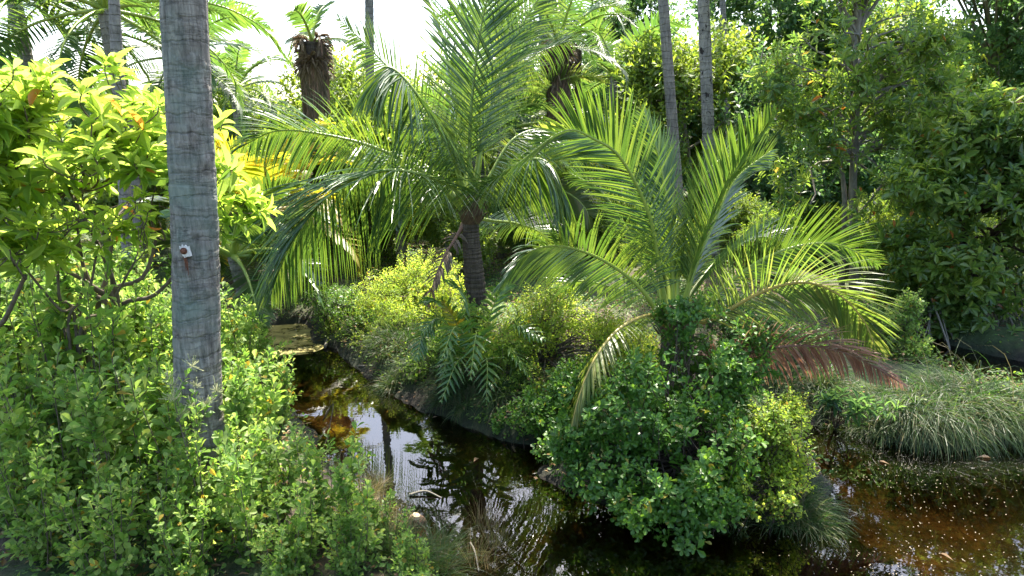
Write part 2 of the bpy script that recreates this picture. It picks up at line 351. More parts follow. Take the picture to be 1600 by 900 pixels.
top = mixc(nt, 1.0, top, wet.outputs[0], 'MULTIPLY')
c = mixc(nt, mr.outputs[0], bed, top)
pb = nt.nodes.new('ShaderNodeBsdfPrincipled'); nt.links.new(c, pb.inputs['Base Color']); pb.inputs['Roughness'].default_value = .9
bp = nt.nodes.new('ShaderNodeBump'); bp.inputs['Distance'].default_value = .04; nt.links.new(n2, bp.inputs['Height']); nt.links.new(bp.outputs[0], pb.inputs['Normal'])
nt.links.new(pb.outputs[0], out.inputs[0]); M['soil'] = m
tag(mb.build('ground', m, smooth=True), kind='structure')

# water surface
m, nt, out = newmat('stream_water'); tc = nt.nodes.new('ShaderNodeTexCoord'); ob = tc.outputs['Object']
mp = nt.nodes.new('ShaderNodeMapping'); mp.inputs['Scale'].default_value = (1, 1.5, 1); nt.links.new(ob, mp.inputs[0])
rp = noise(nt, 3.0, 3, .5, mp.outputs[0]); rp2 = noise(nt, 22, 2, .5, ob)
ad = nt.nodes.new('ShaderNodeMath'); ad.operation = 'MULTIPLY_ADD'; ad.inputs[1].default_value = .08; nt.links.new(rp2, ad.inputs[0]); nt.links.new(rp, ad.inputs[2])
bp = nt.nodes.new('ShaderNodeBump'); bp.inputs['Strength'].default_value = .05; bp.inputs['Distance'].default_value = .02; nt.links.new(ad.outputs[0], bp.inputs['Height'])
fz = nt.nodes.new('ShaderNodeFresnel'); fz.inputs['IOR'].default_value = 1.9; nt.links.new(bp.outputs[0], fz.inputs['Normal'])
tp = nt.nodes.new('ShaderNodeBsdfTransparent'); tp.inputs[0].default_value = (.34, .28, .17, 1)
gl = nt.nodes.new('ShaderNodeBsdfGlossy'); gl.inputs['Roughness'].default_value = .015; nt.links.new(bp.outputs[0], gl.inputs['Normal'])
mx = nt.nodes.new('ShaderNodeMixShader'); nt.links.new(fz.outputs[0], mx.inputs[0]); nt.links.new(tp.outputs[0], mx.inputs[1]); nt.links.new(gl.outputs[0], mx.inputs[2])
nt.links.new(mx.outputs[0], out.inputs[0])
mb = MB(); a, b = np.meshgrid(np.linspace(-7, 13, 21), np.linspace(1, 15, 15)); mb.grid(np.stack([a, b, a * 0], -1))
tag(mb.build('stream_water', m), kind='structure')

# ------------------------------------------------------------------ palm fronds
def frond_mesh(lm, rm, path, nl=80, Lmax=.6, droop=.5, roll=0., seed=0, wl=.032, base_t=.16, rr=.02, fold=True, ang=(74, 28), vee=.15, tipf=.35, ns=4, missing=0.0, hang=0.0):
    r = rng(seed); n = 64; pt = smooth_path(path, n); T = nrm(np.gradient(pt, axis=0))
    hor = pt[-1] - pt[0]; hor[2] = 0; hor = hor / (np.linalg.norm(hor) + 1e-6)
    U = nrm(np.array([[0, 0, 1.0]]) - hor * .35 - T * ((T @ (UP - hor * .35))[:, None])); S = nrm(np.cross(T, U))
    cr, sr = math.cos(roll), math.sin(roll); U2 = U * cr + S * sr; S2 = S * cr - U * sr
    tt = np.linspace(0, 1, n); rad = rr * (1 - tt) ** .8 * (1 + 1.1 * np.exp(-tt * 14)) + .0022
    if rm is not None: rm.tube(pt, rad, 6)
    t = np.linspace(base_t, .995, nl); t = np.concatenate([t, t]); side = np.concatenate([np.ones(nl), -np.ones(nl)])
    t = np.clip(t + r.normal(0, .002, len(t)), base_t, 1)
    if missing: k = r.random(len(t)) > missing; t, side = t[k], side[k]
    f = t * (n - 1); i = np.minimum(f.astype(int), n - 2); f = (f - i)[:, None]
    lp = lambda A: A[i] * (1 - f) + A[i + 1] * f
    p, Tt, Uu, Ss = lp(pt), nrm(lp(T)), nrm(lp(U2)), nrm(lp(S2))
    u = (t - base_t) / (1 - base_t)
    L = Lmax * (np.sin(np.pi * (.16 + .80 * u)) ** .75 * (1 - u * (1 - tipf) * .55)) * (1 + r.normal(0, .05, len(t)))
    a = np.radians(ang[0] + (ang[1] - ang[0]) * u ** 1.3 + r.normal(0, 3, len(t)))
    d = Tt * np.cos(a)[:, None] + (Ss * side[:, None]) * np.sin(a)[:, None] + Uu * (vee + r.normal(0, .06, len(t)))[:, None]
    d = nrm(d - UP * (hang * (1 + r.normal(0, .12, len(t))))[:, None]); dr = droop * (1 + r.normal(0, .25, len(t))).clip(.3, 2)
    ws = np.interp(np.linspace(0, 1, ns + 1), [0, .2, .45, .75, 1], [.55, 1, .95, .6, .04])
    rows = []; q = p.copy()
    for k in range(ns + 1):
        wa = Tt - d * np.sum(Tt * d, 1, keepdims=True); wa = nrm(wa); nn = nrm(np.cross(d, wa)) * side[:, None]
        tw = .45; wa2 = nrm(wa * math.cos(tw) + nn * math.sin(tw)); n2 = nrm(np.cross(wa2, d)); n2 = n2 * np.sign(np.sum(n2 * Uu, 1, keepdims=True) + 1e-6)
        w = (wl * ws[k] * .5 * (.75 + .5 * np.sin(np.pi * np.clip(u * .9 + .1, 0, 1))))[:, None]
        rows.append(np.stack([q - wa2 * w - n2 * w * .5, q, q + wa2 * w - n2 * w * .5] if fold else [q - wa2 * w, q + wa2 * w], 1))
        q = q + d * (L / ns)[:, None]
        g = (dr * (.10 + .28 * k / ns * 4 / ns))[:, None]
        d = nrm(d + np.array([0, 0, -1.0]) * g)
    A = np.stack(rows, 1); N, a_, b_ = A.shape[:3]
    idx = np.arange(a_ * b_).reshape(a_, b_); qd = np.stack([idx[:-1, :-1], idx[:-1, 1:], idx[1:, 1:], idx[1:, :-1]], -1).reshape(-1)
    lm.add(A, (qd[None] + (np.arange(N) * a_ * b_)[:, None]).ravel(), np.full(N * (a_ - 1) * (b_ - 1), 4))
def add_frond(parent, origin, path, mat='frond', rmat='rachis', label=None, **kw):
    lm, rm = MB(), MB(); frond_mesh(lm, rm, path, **kw)
    f = lm.build('frond', M[mat], parent, origin); rb = rm.build('midrib', M[rmat], f, origin, smooth=True)
    if label: f['label'] = label
    return f
def px_path(lst): return [P(*q) for q in lst]
def palm_trunk(parent, origin, pts, r0, r1, mat, ringh=.07, amp=.05, sides=20, name='trunk', flare=.35):
    pt = smooth_path(pts, 8); Lt = np.sum(np.linalg.norm(np.diff(pt, axis=0), axis=1)); nr = int(Lt / ringh * 4)
    pt = smooth_path(pts, max(nr, 12)); t = np.linspace(0, 1, len(pt)); s = t * Lt
    jag = (s / ringh + .35 * np.sin(s * 7) + .2 * np.sin(s * 19)) % 1.0
    rad = (r0 + (r1 - r0) * t) * (1 + amp * (jag - .5)) * (1 + flare * np.exp(-s / .35)) * (1 + .02 * np.sin(s * 3.1))
    mb = MB(); mb.tube(pt, rad, sides); return mb.build(name, M[mat], parent, origin, smooth=True)
def crown_fibre(parent, origin, c, r, h):                       # shaggy base where the fronds leave the trunk
    rr = rng(int(abs(c[0]) * 100)); mb = MB()
    mb.tube([c - UP * h * .5, c - UP * h * .2, c + UP * h * .15, c + UP * h * .5], [r * .95, r * 1.3, r * 1.1, r * .35], 14)
    for k in range(26):
        a = rr.random() * 6.28; z = rr.uniform(-.45, .35) * h; d = np.array([math.cos(a), math.sin(a), 0]); b = c + UP * z + d * r * 1.0
        mb.tube([b, b + d * .05 + UP * .06, b + d * .09 + UP * rr.uniform(-.08, .14)], [.014, .010, .003], 4)
    return mb.build('fibre_sheath', M['fibre'], parent, origin)

# -- centre palm
cb = G(744, 530, .25); CP = P(737, 335, 7.9)
cb = np.array([P(748, 480, 7.9)[0], 7.9, hgt(np.array([0.]), np.array([7.9]))[0] - .05])
cpalm = thing('coconut_palm', cb, 'young coconut palm with dark ringed trunk and wide green fronds, centre of the islet', 'palm tree')
palm_trunk(cpalm, cb, [cb, P(742, 440, 7.9), P(736, 375, 7.9), P(735, 330, 7.9)], .115, .095, 'dark_bark', .045, .12, 24)
crown_fibre(cpalm, cb, P(736, 325, 7.9), .11, .36)
c0 = lambda dx=0, dy=0: (735 + dx, 328 + dy, 7.9)
UPR = dict(ang=(56, 24), vee=.12)
CF = [
 dict(path=px_path([c0(-8), (700, 288, 7.6), (610, 266, 7.2), (525, 296, 7.3), (462, 370, 7.2), (424, 452, 7.1)]), Lmax=1.2, droop=1.0, roll=.75, nl=115, hang=.75, ang=(74, 34), tipf=.7),
 dict(path=px_path([c0(-8, 4), (670, 275, 7.7), (590, 232, 7.6), (500, 209, 7.5), (430, 205, 7.5), (372, 232, 7.5)]), Lmax=.85, droop=.7, roll=.95, nl=108, hang=.38, ang=(70, 28)),
 dict(path=px_path([c0(-4, -6), (708, 245, 7.7), (660, 160, 7.2), (618, 110, 7.2), (592, 112, 7.2), (582, 165, 7.2)]), Lmax=.85, droop=1.2, roll=.45, nl=120, hang=1.25),
 dict(path=px_path([c0(-2, -6), (700, 235, 8.0), (640, 145, 8.2), (580, 78, 8.4), (530, 30, 8.6)]), Lmax=.70, droop=.45, roll=1.3, nl=85, hang=.2, **UPR),
 dict(path=px_path([c0(0, -10), (734, 210, 7.95), (742, 110, 8.0), (756, 20, 8.0), (778, -60, 7.9)]), Lmax=.95, droop=.18, roll=1.45, nl=95, **UPR),
 dict(path=px_path([c0(3, -10), (758, 200, 8.0), (790, 95, 8.1), (840, 0, 8.2), (905, -70, 8.4)]), Lmax=.85, droop=.35, roll=-1.2, nl=92, **UPR),
 dict(path=px_path([c0(1, -10), (752, 230, 8.2), (780, 150, 8.5), (830, 90, 8.8), (900, 60, 9.1)]), Lmax=.85, droop=.8, roll=-1.0, nl=88, hang=.4),
 dict(path=px_path([c0(-1, -8), (722, 230, 8.3), (706, 140, 8.6), (690, 50, 8.8), (655, -30, 9.0)]), Lmax=.85, droop=.25, roll=1.3, nl=85, **UPR),
 dict(path=px_path([c0(8, 6), (768, 290, 7.7), (805, 258, 7.5), (848, 250, 7.3), (876, 288, 7.1), (882, 360, 7.0)]), Lmax=.95, droop=1.2, roll=-.7, nl=100, hang=1.0),
 dict(path=px_path([c0(5, 0), (765, 275, 8.1), (805, 215, 8.4), (860, 205, 8.7), (905, 250, 8.9)]), Lmax=.85, droop=1.1, roll=-.6, nl=80, hang=.9),
 dict(path=px_path([c0(-6, 2), (690, 280, 8.3), (630, 240, 8.9), (570, 250, 9.4), (530, 310, 9.7)]), Lmax=.9, droop=1.1, roll=.7, nl=80, hang=.9),
 dict(path=px_path([c0(6, 12), (770, 345, 8.2), (810, 350, 8.6), (850, 370, 8.9), (870, 430, 9.1)]), Lmax=.6, droop=.9, roll=-.5, nl=70),
]
for k, f in enumerate(CF): f['nl'] = int(f['nl'] * .88); f['Lmax'] *= 1.08; add_frond(cpalm, cb, seed=10 + k, rr=.022, wl=.021, ns=5, **f)
add_frond(cpalm, cb, px_path([c0(-10, 22), (712, 372, 7.8), (695, 400, 7.7), (678, 440, 7.6), (668, 478, 7.55)]), 'frond_grey', 'rachis_dead', 'dry brown hanging frond', seed=44, Lmax=.35, droop=1.6, nl=26, missing=.35)

# -- right palm
rb0 = P(1055, 560, 6.1); rb0 = np.array([rb0[0], 6.1, .15])
rpalm = thing('coconut_palm', rb0, 'short coconut palm sprouting from the shrubs, fronds fanned low and wide, right of centre', 'palm tree')
palm_trunk(rpalm, rb0, [rb0, rb0 + [0, 0, .4], P(1055, 510, 6.1)], .14, .12, 'dark_bark', .05, .12, 20)
crown_fibre(rpalm, rb0, P(1055, 500, 6.1), .13, .35)
r0 = lambda dx=0, dy=0: (1055 + dx, 505 + dy, 6.1)
UPR = dict(ang=(46, 24), vee=.25)
RF = [
 dict(path=px_path([r0(-12, -5), (1030, 420, 5.95), (1014, 335, 5.8), (972, 250, 5.6), (928, 217, 5.45), (880, 205, 5.3), (800, 262, 5.0)]), Lmax=.62, droop=.4, roll=1.0, nl=100, ang=(52, 30), vee=.2),
 dict(path=px_path([r0(-16, 2), (1000, 450, 5.95), (945, 408, 5.8), (880, 385, 5.6), (825, 395, 5.4), (775, 450, 5.2)]), Lmax=.62, droop=.7, roll=.9, nl=90, hang=.3),
 dict(path=px_path([r0(-10, 0), (1020, 430, 6.3), (985, 365, 6.5), (940, 300, 6.8), (890, 270, 7.0)]), Lmax=.85, droop=.5, roll=.9, nl=88, ang=(62, 28)),
 dict(path=px_path([r0(-3, -8), (1050, 410, 6.1), (1044, 330, 6.0), (1030, 250, 6.0), (1008, 178, 5.9)]), Lmax=.60, droop=.15, roll=1.3, nl=90, ang=(34, 18), vee=.5),
 dict(path=px_path([r0(2, -8), (1062, 400, 6.3), (1082, 315, 6.5), (1118, 255, 6.7), (1165, 238, 6.9)]), Lmax=.62, droop=.3, roll=-1.0, nl=85, ang=(60, 28)),
 dict(path=px_path([r0(8, -6), (1085, 410, 6.0), (1118, 325, 5.8), (1160, 250, 5.6), (1212, 178, 5.4)]), Lmax=.60, droop=.2, roll=1.4, nl=95, ang=(36, 18), vee=.5),
 dict(path=px_path([r0(8, -2), (1086, 420, 6.2), (1115, 350, 6.3), (1150, 280, 6.4), (1205, 235, 6.5)]), Lmax=.80, droop=.4, roll=-1.2, nl=92, ang=(60, 26)),
 dict(path=px_path([r0(14, 0), (1130, 449, 6.05), (1190, 406, 6.0), (1250, 384, 5.95), (1308, 382, 5.9), (1372, 412, 5.85)]), Lmax=.58, droop=.38, roll=-1.0, nl=95, ang=(64, 26)),
 dict(path=px_path([r0(14, 6), (1115, 497, 5.9), (1190, 456, 5.7), (1256, 441, 5.55), (1310, 460, 5.45), (1350, 502, 5.4), (1372, 556, 5.35)]), Lmax=.66, droop=.6, roll=-.9, nl=100, ang=(62, 24), hang=.25, mat='frond_old', rmat='rachis_old'),
 dict(path=px_path([r0(-12, 8), (1020, 492, 5.8), (970, 512, 5.4), (930, 560, 5.1), (905, 620, 4.95), (890, 680, 4.85)]), Lmax=.38, droop=.9, roll=.5, nl=80, hang=.6, mat='frond_old', rmat='rachis_old'),
 dict(path=px_path([r0(10, 20), (1110, 560, 5.6), (1180, 548, 5.5), (1255, 540, 5.4), (1330, 555, 5.3), (1410, 600, 5.2)]), Lmax=.52, droop=.75, roll=-.9, nl=90, hang=.35, mat='frond_dead', rmat='rachis_dead', label='reddish brown dead frond'),
 dict(path=px_path([r0(-5, -5), (1035, 400, 6.5), (1000, 310, 6.9), (965, 235, 7.3), (925, 180, 7.6)]), Lmax=.7, droop=.35, roll=.9, nl=85),
 dict(path=px_path([r0(5, 0), (1085, 450, 6.5), (1130, 400, 7.0), (1190, 370, 7.4), (1250, 390, 7.7)]), Lmax=.6, droop=.6, roll=-.7, nl=80),
 dict(path=px_path([r0(-5, 0), (1015, 470, 6.5), (960, 450, 6.9), (900, 440, 7.2), (850, 470, 7.4)]), Lmax=.6, droop=.7, roll=.7, nl=75),
]
for k, f in enumerate(RF): f['nl'] = int(f['nl'] * .88); f['Lmax'] *= 1.05; add_frond(rpalm, rb0, seed=60 + k, rr=.018, wl=.0175, ns=5, **f)

# ------------------------------------------------------------------ near trunk
hb = P(318, 700, 4.2); hb = np.array([hb[0] + .03, 4.2, .25])
near = thing('coconut_palm', hb, 'tall grey coconut palm trunk nearest the camera with a rusty bolt, at left', 'palm tree')
top_dir = P(287, 0, 4.2) - P(306, 385, 4.2)
ps = [hb, P(312, 640, 4.2), P(305, 385, 4.2), P(290, 60, 4.2)]
e = P(287, 0, 4.2); ps += [e + nrm(top_dir) * 2.0 + [-.02, 0, 0], e + nrm(top_dir) * 4.5 + [-.25, .1, 0], e + nrm(top_dir) * 7 + [-.6, .3, 0]]
pt = smooth_path(ps, 900); Lt = np.sum(np.linalg.norm(np.diff(pt, axis=0), axis=1)); s = np.linspace(0, Lt, 900)
T = nrm(np.gradient(pt, axis=0)); A = nrm(np.cross(T, np.array([0, 1.0, 0]))); B = np.cross(T, A)
th = np.linspace(0, 2 * np.pi, 96, endpoint=False)
base_r = np.interp(s, [0, .4, 1.2, 3, Lt], [.21, .158, .146, .138, .10])
S_, TH = np.meshgrid(s, th, indexing='ij')
pc = np.stack([np.cos(TH) * .7 + 3, np.sin(TH) * .7 + 3, S_ * 1.2], -1)
wob = (noise3(pc, 1.7) - .5) * .9
warp = (noise3(np.stack([S_ * 0 + 7, S_ * 0 + 3, S_], -1), 5) - .5) * 2.2 + (noise3(np.stack([S_ * 0 + 2, S_ * 0 + 9, S_], -1), 1.7) - .5) * 3
ph = (S_ / .10 + wob * .8 + warp + .08 * np.sin(TH + S_ * 2)) % 1.0
step = np.where(ph < .10, -.0035 * (1 - ph / .10), .0022 * ph)
rad = base_r[:, None] + step + (noise3(pc, 9) - .5) * .006 + (noise3(pc * [1, 1, 3], 3) - .5) * .008
rad += -.008 * np.clip((noise3(pc * [8, 8, .8], 2) - .72) * 6, 0, 1)
V = pt[:, None] + rad[..., None] * (A[:, None] * np.cos(th)[None, :, None] + B[:, None] * np.sin(th)[None, :, None])
mb = MB(); mb.grid(V, True, True); mb.build('trunk', M['hero_bark'], near, hb, smooth=True)
# bolt with torn white plate
q = P(306, 386, 4.2) + np.array([0.0, -.146, 0]); F = FPX / 4.05
def pl(dx, dz, y=0): return q + np.array([dx, -y, dz])
outl = [(-.030, .030), (-.020, .022), (-.012, .040), (-.004, .026), (.008, .038), (.016, .024), (.026, .030), (.030, .004), (.036, -.030), (.012, -.034), (-.004, -.040), (-.014, -.028), (-.022, -.006)]
mb = MB(); k = len(outl); fr_ = [pl(x, z, .006 + .25 * x * x) for x, z in outl]; bk = [pl(x, z, -.012) for x, z in outl]
loops = list(range(k))[::-1]; tot = [k]
for i in range(k): j = (i + 1) % k; loops += [i, j, k + j, k + i]; tot.append(4)
mb.add(fr_ + bk, loops, tot); mb.build('torn_plate', plain('chipped_white_paint', (.72, .70, .66), .6, (.45, .42, .38), 60), near, hb)
M['rust'] = plain('rust', (.20, .075, .035), .8, (.05, .02, .015), 90, .2)
mb = MB(); a = np.linspace(0, 2 * np.pi, 17)[:-1]
mb.grid(np.array([[pl(-.003 + r_ * math.cos(x), .002 + r_ * math.sin(x), y) for x in a] for r_, y in ((.021, .0), (.021, .011), (.017, .013), (.017, .013), (.012, .014), (.010, .026), (.003, .028))]), True, True)
mb.build('rusty_bolt', M['rust'], near, hb)
mb = MB(); rs = rng(5)
for k in range(3):
    x0 = rs.uniform(-.010, .006); z0 = -.03; mb.tube([pl(x0, z0, .003), pl(x0 + .004, z0 - .04, -.001), pl(x0 + .002, z0 - rs.uniform(.07, .13), -.003)], [.004, .004, .0015], 5)
mb.build('rust_streak', M['rust'], near, hb)
def far_crown(parent, origin, c, seed, n=20, fl=3.2, Lm=.7, mat='frond_far', rmat='rachis', nl=34, droopy=1.0, wl=.05, up=(-35, 75), ns=3, rr=.03):
    r = rng(seed)
    for k in range(n):
        az = k * 2.4 + r.normal(0, .15); el = R(up[0] + (up[1] - up[0]) * ((k + .5) / n) ** .9 + r.normal(0, 5)); l = fl * r.uniform(.85, 1.1) * (1 if el > -.2 else .85)
        h = np.array([math.cos(az), math.sin(az), 0]); pts = [c]; p = np.array(c, float)
        e = el
        for j in range(5):
            p = p + (h * math.cos(e) + UP * math.sin(e)) * l / 5; pts.append(p.copy()); e -= R(19) * droopy * (.5 + j * .28)
        add_frond(parent, origin, pts, mat, rmat, seed=seed * 50 + k, Lmax=Lm, droop=.8, nl=nl, wl=wl, fold=False, ns=ns, roll=r.normal(0, .5), rr=rr, base_t=.2)
far_crown(near, hb, pt[-1], 301, 16, 3.4, .8, nl=45)

# ------------------------------------------------------------------ leafy plants
def lobe(px, py, Y, rx, ry, rd): return (P(px, py, Y), np.array([rx * Y / FPX, rd, ry * Y / FPX]))
def lobe_tips(lobes, n, r, shell=.45, gap=.0, gs=2.0):
    vol = np.array([np.prod(l[1]) ** .8 for l in lobes]); pk = r.choice(len(lobes), n, p=vol / vol.sum())
    d = nrm(r.normal(0, 1, (n, 3))); rad = (shell + (1 - shell) * r.random(n)) * (1 + r.normal(0, .07, n))
    C = np.array([l[0] for l in lobes])[pk]; S = np.array([l[1] for l in lobes])[pk]
    p = C + d * S * rad[:, None]; D = nrm(d / S * S.mean() + UP * .45 + r.normal(0, .35, (n, 3)))
    if gap > 0:
        k = noise3(p + 50, gs) > gap; p, D = p[k], D[k]
    k = p[:, 2] > .03; return p[k], D[k]
def limbs(mb, base, tips, r, n, r0, r1, sides=5, fork=None, wig=.12):
    """curved limbs from base or fork points to a sample of tips"""
    fk = [np.asarray(base)] if fork is None else list(smooth_path([np.asarray(f) for f in fork], 14)) if len(fork) > 2 else [np.asarray(f) for f in fork]
    for k in r.choice(len(tips), min(n, len(tips)), replace=False):
        t = tips[k]; f = min(fk, key=lambda q: np.linalg.norm(q - t) + max(0, q[2] - t[2] + .4) * 1.5 + r.random() * .8); L = np.linalg.norm(t - f)
        m1 = f + (t - f) * .35 + UP * L * .10 + r.normal(0, wig * L * .5, 3) * [1, 1, .5]; m2 = f + (t - f) * .7 + UP * L * .05 + r.normal(0, wig * L * .5, 3) * [1, 1, .5]
        pts = smooth_path([f, m1, m2, t], 9); s = r.uniform(.6, 1.1); mb.tube(pts, np.linspace(r0 * s, r1, 9), sides, False)
def bush(name, label, cat, base, lobes, n, k, tl, L, W, tpl, lm, sm, seed, group=None, shell=.4, gap=.3, gs=2.2, nl=30, r0=.012, r1=.002, spread=(40, 80), fork=None, trunk=None, flat=.35, tw=.003, sides=5, parts=('stems', 'foliage')):
    r = rng(seed); t = thing(name, base, label, cat, group)
    tips, D = lobe_tips(lobes, n, r, shell, gap, gs)
    sb, lb = MB(), MB(); sprays(lb, tips, D, r, k, tl, L, W, tpl, spread, flat=flat)
    if trunk is not None:
        for pp, a, b in trunk:
            q = smooth_path(pp, 24); sb.tube(q, np.linspace(a, b, 24) * (1 + .06 * np.sin(np.arange(24) * 1.9)), 10)
    limbs(sb, base, tips - D * tl, r, nl, r0, r1, sides, fork)
    if tw:
        kk = r.choice(len(tips), min(len(tips), 900), replace=False)
        for i in kk:
            a = tips[i] - D[i] * (tl + .10 + .1 * r.random()) - UP * .03; sb.tube([a, tips[i] - D[i] * tl * .5, tips[i]], [tw, tw * .8, tw * .5], 3, False)
    sb.build(parts[0], M[sm], t, base, smooth=True); lb.build(parts[1], M[lm], t, base)
    return t
def gz(x, y): return float(hgt(np.array([x]), np.array([y]))[0])
def onground(px, Y):
    x = P(px, 450, Y)[0]; return np.array([x, Y, gz(x, Y)])

# -- near left rosette-leaved trees (long obovate leaves in whorls at the branch ends)
def rosette_tree(label, base, forks, lobes, n, seed, L=.165, W=.047, n_lower=0, lm='rosette', k=10, r0=.014, group=None, shell=.35, name='rosette_tree', gap=0.28):
    r = rng(seed); t = thing(name, base, label, 'tree', group); sb, lb = MB(), MB()
    tips, D = lobe_tips(lobes, n, r, shell, gap, 1.8); D = nrm(D + UP * .6)
    # space colonisation-like: nested forks
    lv1 = []
    for f in forks:
        hub = base + np.array([0, 0, .95]) + r.normal(0, .06, 3); pth = smooth_path([base + r.normal(0, .05, 3) * [1, 1, 0], hub, hub + (f - hub) * .5 + r.normal(0, .07, 3) - UP * .05, f], 16); pth = pth[:16]; sb.tube(pth, np.linspace(r0 * 1.7, r0 * .9, 16), 9, False); lv1.append(f)
    m = max(6, len(tips) // 5); mid = []
    for i in r.choice(len(tips), m, replace=False):
        f = min(lv1, key=lambda q: np.linalg.norm(q - tips[i])); g = f + (tips[i] - f) * r.uniform(.35, .75) + UP * .03 + r.normal(0, .10, 3)
        pth = smooth_path([f, f + (g - f) * .5 + r.normal(0, .04, 3) + [0, 0, -.02], g], 8); sb.tube(pth, np.linspace(r0 * .62, r0 * .36, 8), 7, False); mid.append(g)
    for tp, d in zip(tips, D):
        f = min(mid, key=lambda q: np.linalg.norm(q - tp)); Ld = np.linalg.norm(tp - f)
        pth = smooth_path([f, f + (tp - f) * .5 + r.normal(0, .08 * Ld, 3) - UP * .04, tp - d * .09, tp], 8); sb.tube(pth, np.linspace(r0 * .30, .0045, 8), 6, False)
    sprays(lb, tips, D, r, k, .06, L, W, T_LAN, (28, 88), flat=.2, jit=.2)
    sb.build('branches', M['twig'], t, base, smooth=True); lb.build('foliage', M[lm], t, base); return t
b1 = onground(172, 5.4)
rosette_tree('bright yellow-green rosette-leaved tree with forked grey branches, behind the near palm trunk', b1,
    [P(175, 425, 5.3), P(120, 380, 5.2), P(245, 370, 5.4), P(60, 400, 5.0), P(180, 340, 5.6), P(30, 350, 5.2), P(300, 400, 5.4), P(110, 300, 5.2)],
    [lobe(70, 210, 5.0, 130, 95, .8), lobe(190, 180, 5.2, 130, 85, .9), lobe(330, 235, 5.6, 90, 80, .6), lobe(190, 250, 5.0, 170, 50, .8), lobe(20, 260, 4.8, 80, 70, .6), lobe(350, 320, 5.6, 70, 50, .5)], 340, 21, gap=.46, L=.185, W=.052)
rosette_tree('small sparse rosette-leaved sapling with thin tangled branches under the big yellow-green tree', onground(110, 5.0),
    [P(90, 420, 4.9), P(150, 400, 5.0), P(210, 410, 5.1), P(40, 420, 4.8), P(120, 350, 5.0)],
    [lobe(120, 350, 4.9, 140, 60, .5), lobe(220, 340, 5.1, 60, 50, .4), lobe(30, 370, 4.7, 60, 50, .4)], 60, 24, L=.14, W=.04, k=8, r0=.009, gap=.2)
b2 = onground(-60, 4.6)
rosette_tree('rosette-leaved tree leaning in from the left edge with orange old leaves', b2,
    [P(-10, 400, 4.5), P(40, 430, 4.5), P(-40, 330, 4.6)],
    [lobe(0, 160, 4.6, 80, 90, .5), lobe(-60, 280, 4.5, 90, 120, .5), lobe(20, 380, 4.4, 60, 50, .4)], 110, 22)

# -- near left thicket: several plants copied
def stem_plant(name, label, seed, h, nst, spreadr, lm='thicket', L=.05, W=.027, flower=False, group=None, lf=.62, loc=(0, 0, 0), kk=11, tpl=T_OBO):
    r = rng(seed); t = thing(name, loc, label, 'shrub', group); sb, lb, fb = MB(), MB(), MB(); o = np.array([0, 0, 0.])
    TP, TD = [], []
    for i in range(nst):
        a = r.random() * 6.28; rr = spreadr * math.sqrt(r.random()); hh = h * r.uniform(.68, 1.05)
        b = np.array([math.cos(a) * rr * .25, math.sin(a) * rr * .25, -.05]); e = np.array([math.cos(a) * rr, math.sin(a) * rr, hh])
        pt = smooth_path([b, b + (e - b) * .4 + r.normal(0, .03, 3) - [0, 0, .02], e], 14); sb.tube(pt, np.linspace(.0065, .002, 14), 5, False)
        TP.append(e); TD.append(nrm(pt[-1] - pt[-3]))
        for q in range(int(6 + 4 * r.random())):
            f = r.uniform(.08, .95); c = pt[int(f * 13)]; az = r.random() * 6.28; sl = r.uniform(.10, .26) * (1.2 - f * .5)
            d = nrm(np.array([math.cos(az), math.sin(az), r.uniform(.5, 1.3)])); e2 = c + d * sl + UP * .02
            sb.tube([c, c + d * sl * .5, e2], [.003, .0022, .0015], 4, False); TP.append(e2); TD.append(d)
    TP, TD = np.array(TP), nrm(np.array(TD)); sprays(lb, TP, TD, r, kk, .19, L, W, tpl, (25, 75), flat=.5)
    sb.build('stems', M['twig'], t, o, smooth=True); lb.build('foliage', M[lm], t, o)
    if flower:
        for e, d in [q for q in zip(TP, TD) if q[0][2] > .72 * h][:12]:
            for q in range(26):
                g = e + d * .05 + r.normal(0, .022, 3); fb.tube([e + d * .035, g, g + UP * .005], [.0004, .0022, .002], 5)
            fb.tube([e, e + d * .05], [.0015, .001], 4, False)
            fb.build('flower_head', M['flower'], t, o); fb = MB()
    return t
TG = 'shrubs of the leafy thicket on the near left bank'
TL = 'small-leaved green shrub in the dense thicket covering the near left bank'
protos = [stem_plant('thicket_shrub', TL, 100 + i, h, ns_, sr, L=L_, W=W_, group=TG) for i, (h, ns_, sr, L_, W_) in enumerate(
    [(1.0, 9, .30, .074, .043), (1.15, 8, .28, .082, .047), (.85, 10, .32, .066, .040), (1.1, 9, .32, .084, .043), (.95, 9, .3, .070, .044)])]
used = [False] * 5
def place(i, x, y, sc, rz):
    z = gz(x, y)
    if not used[i]:
        o = protos[i]; o.location = (x, y, z); o.rotation_euler = (0, 0, rz); o.scale = (sc,) * 3; used[i] = True; return o
    return copy_thing(protos[i], (x, y, z), rz, sc)
r = rng(7); pts = [(x_, 2.75 + .12 * (k_ % 2)) for k_, x_ in enumerate(np.arange(-2.6, -.4, .27))]
tries = 0
while tries < 9000:
    tries += 1; x = r.uniform(-5.2, .2); y = r.uniform(1.95, 7.6)
    if sdf(np.array([[x, y]]), LEFT)[0] < (.38 if y < 5.3 else .2): continue
    ppx = 800 + FPX * x / (y * cp + .0)                # rough column
    if ppx < -140 and y > 3: continue
    if math.hypot(x - hb[0], y - hb[1]) < .26: continue
    if any((x - a) ** 2 + (y - b) ** 2 < (.27 + .01 * y) ** 2 for a, b in pts): continue
    pts.append((x, y))
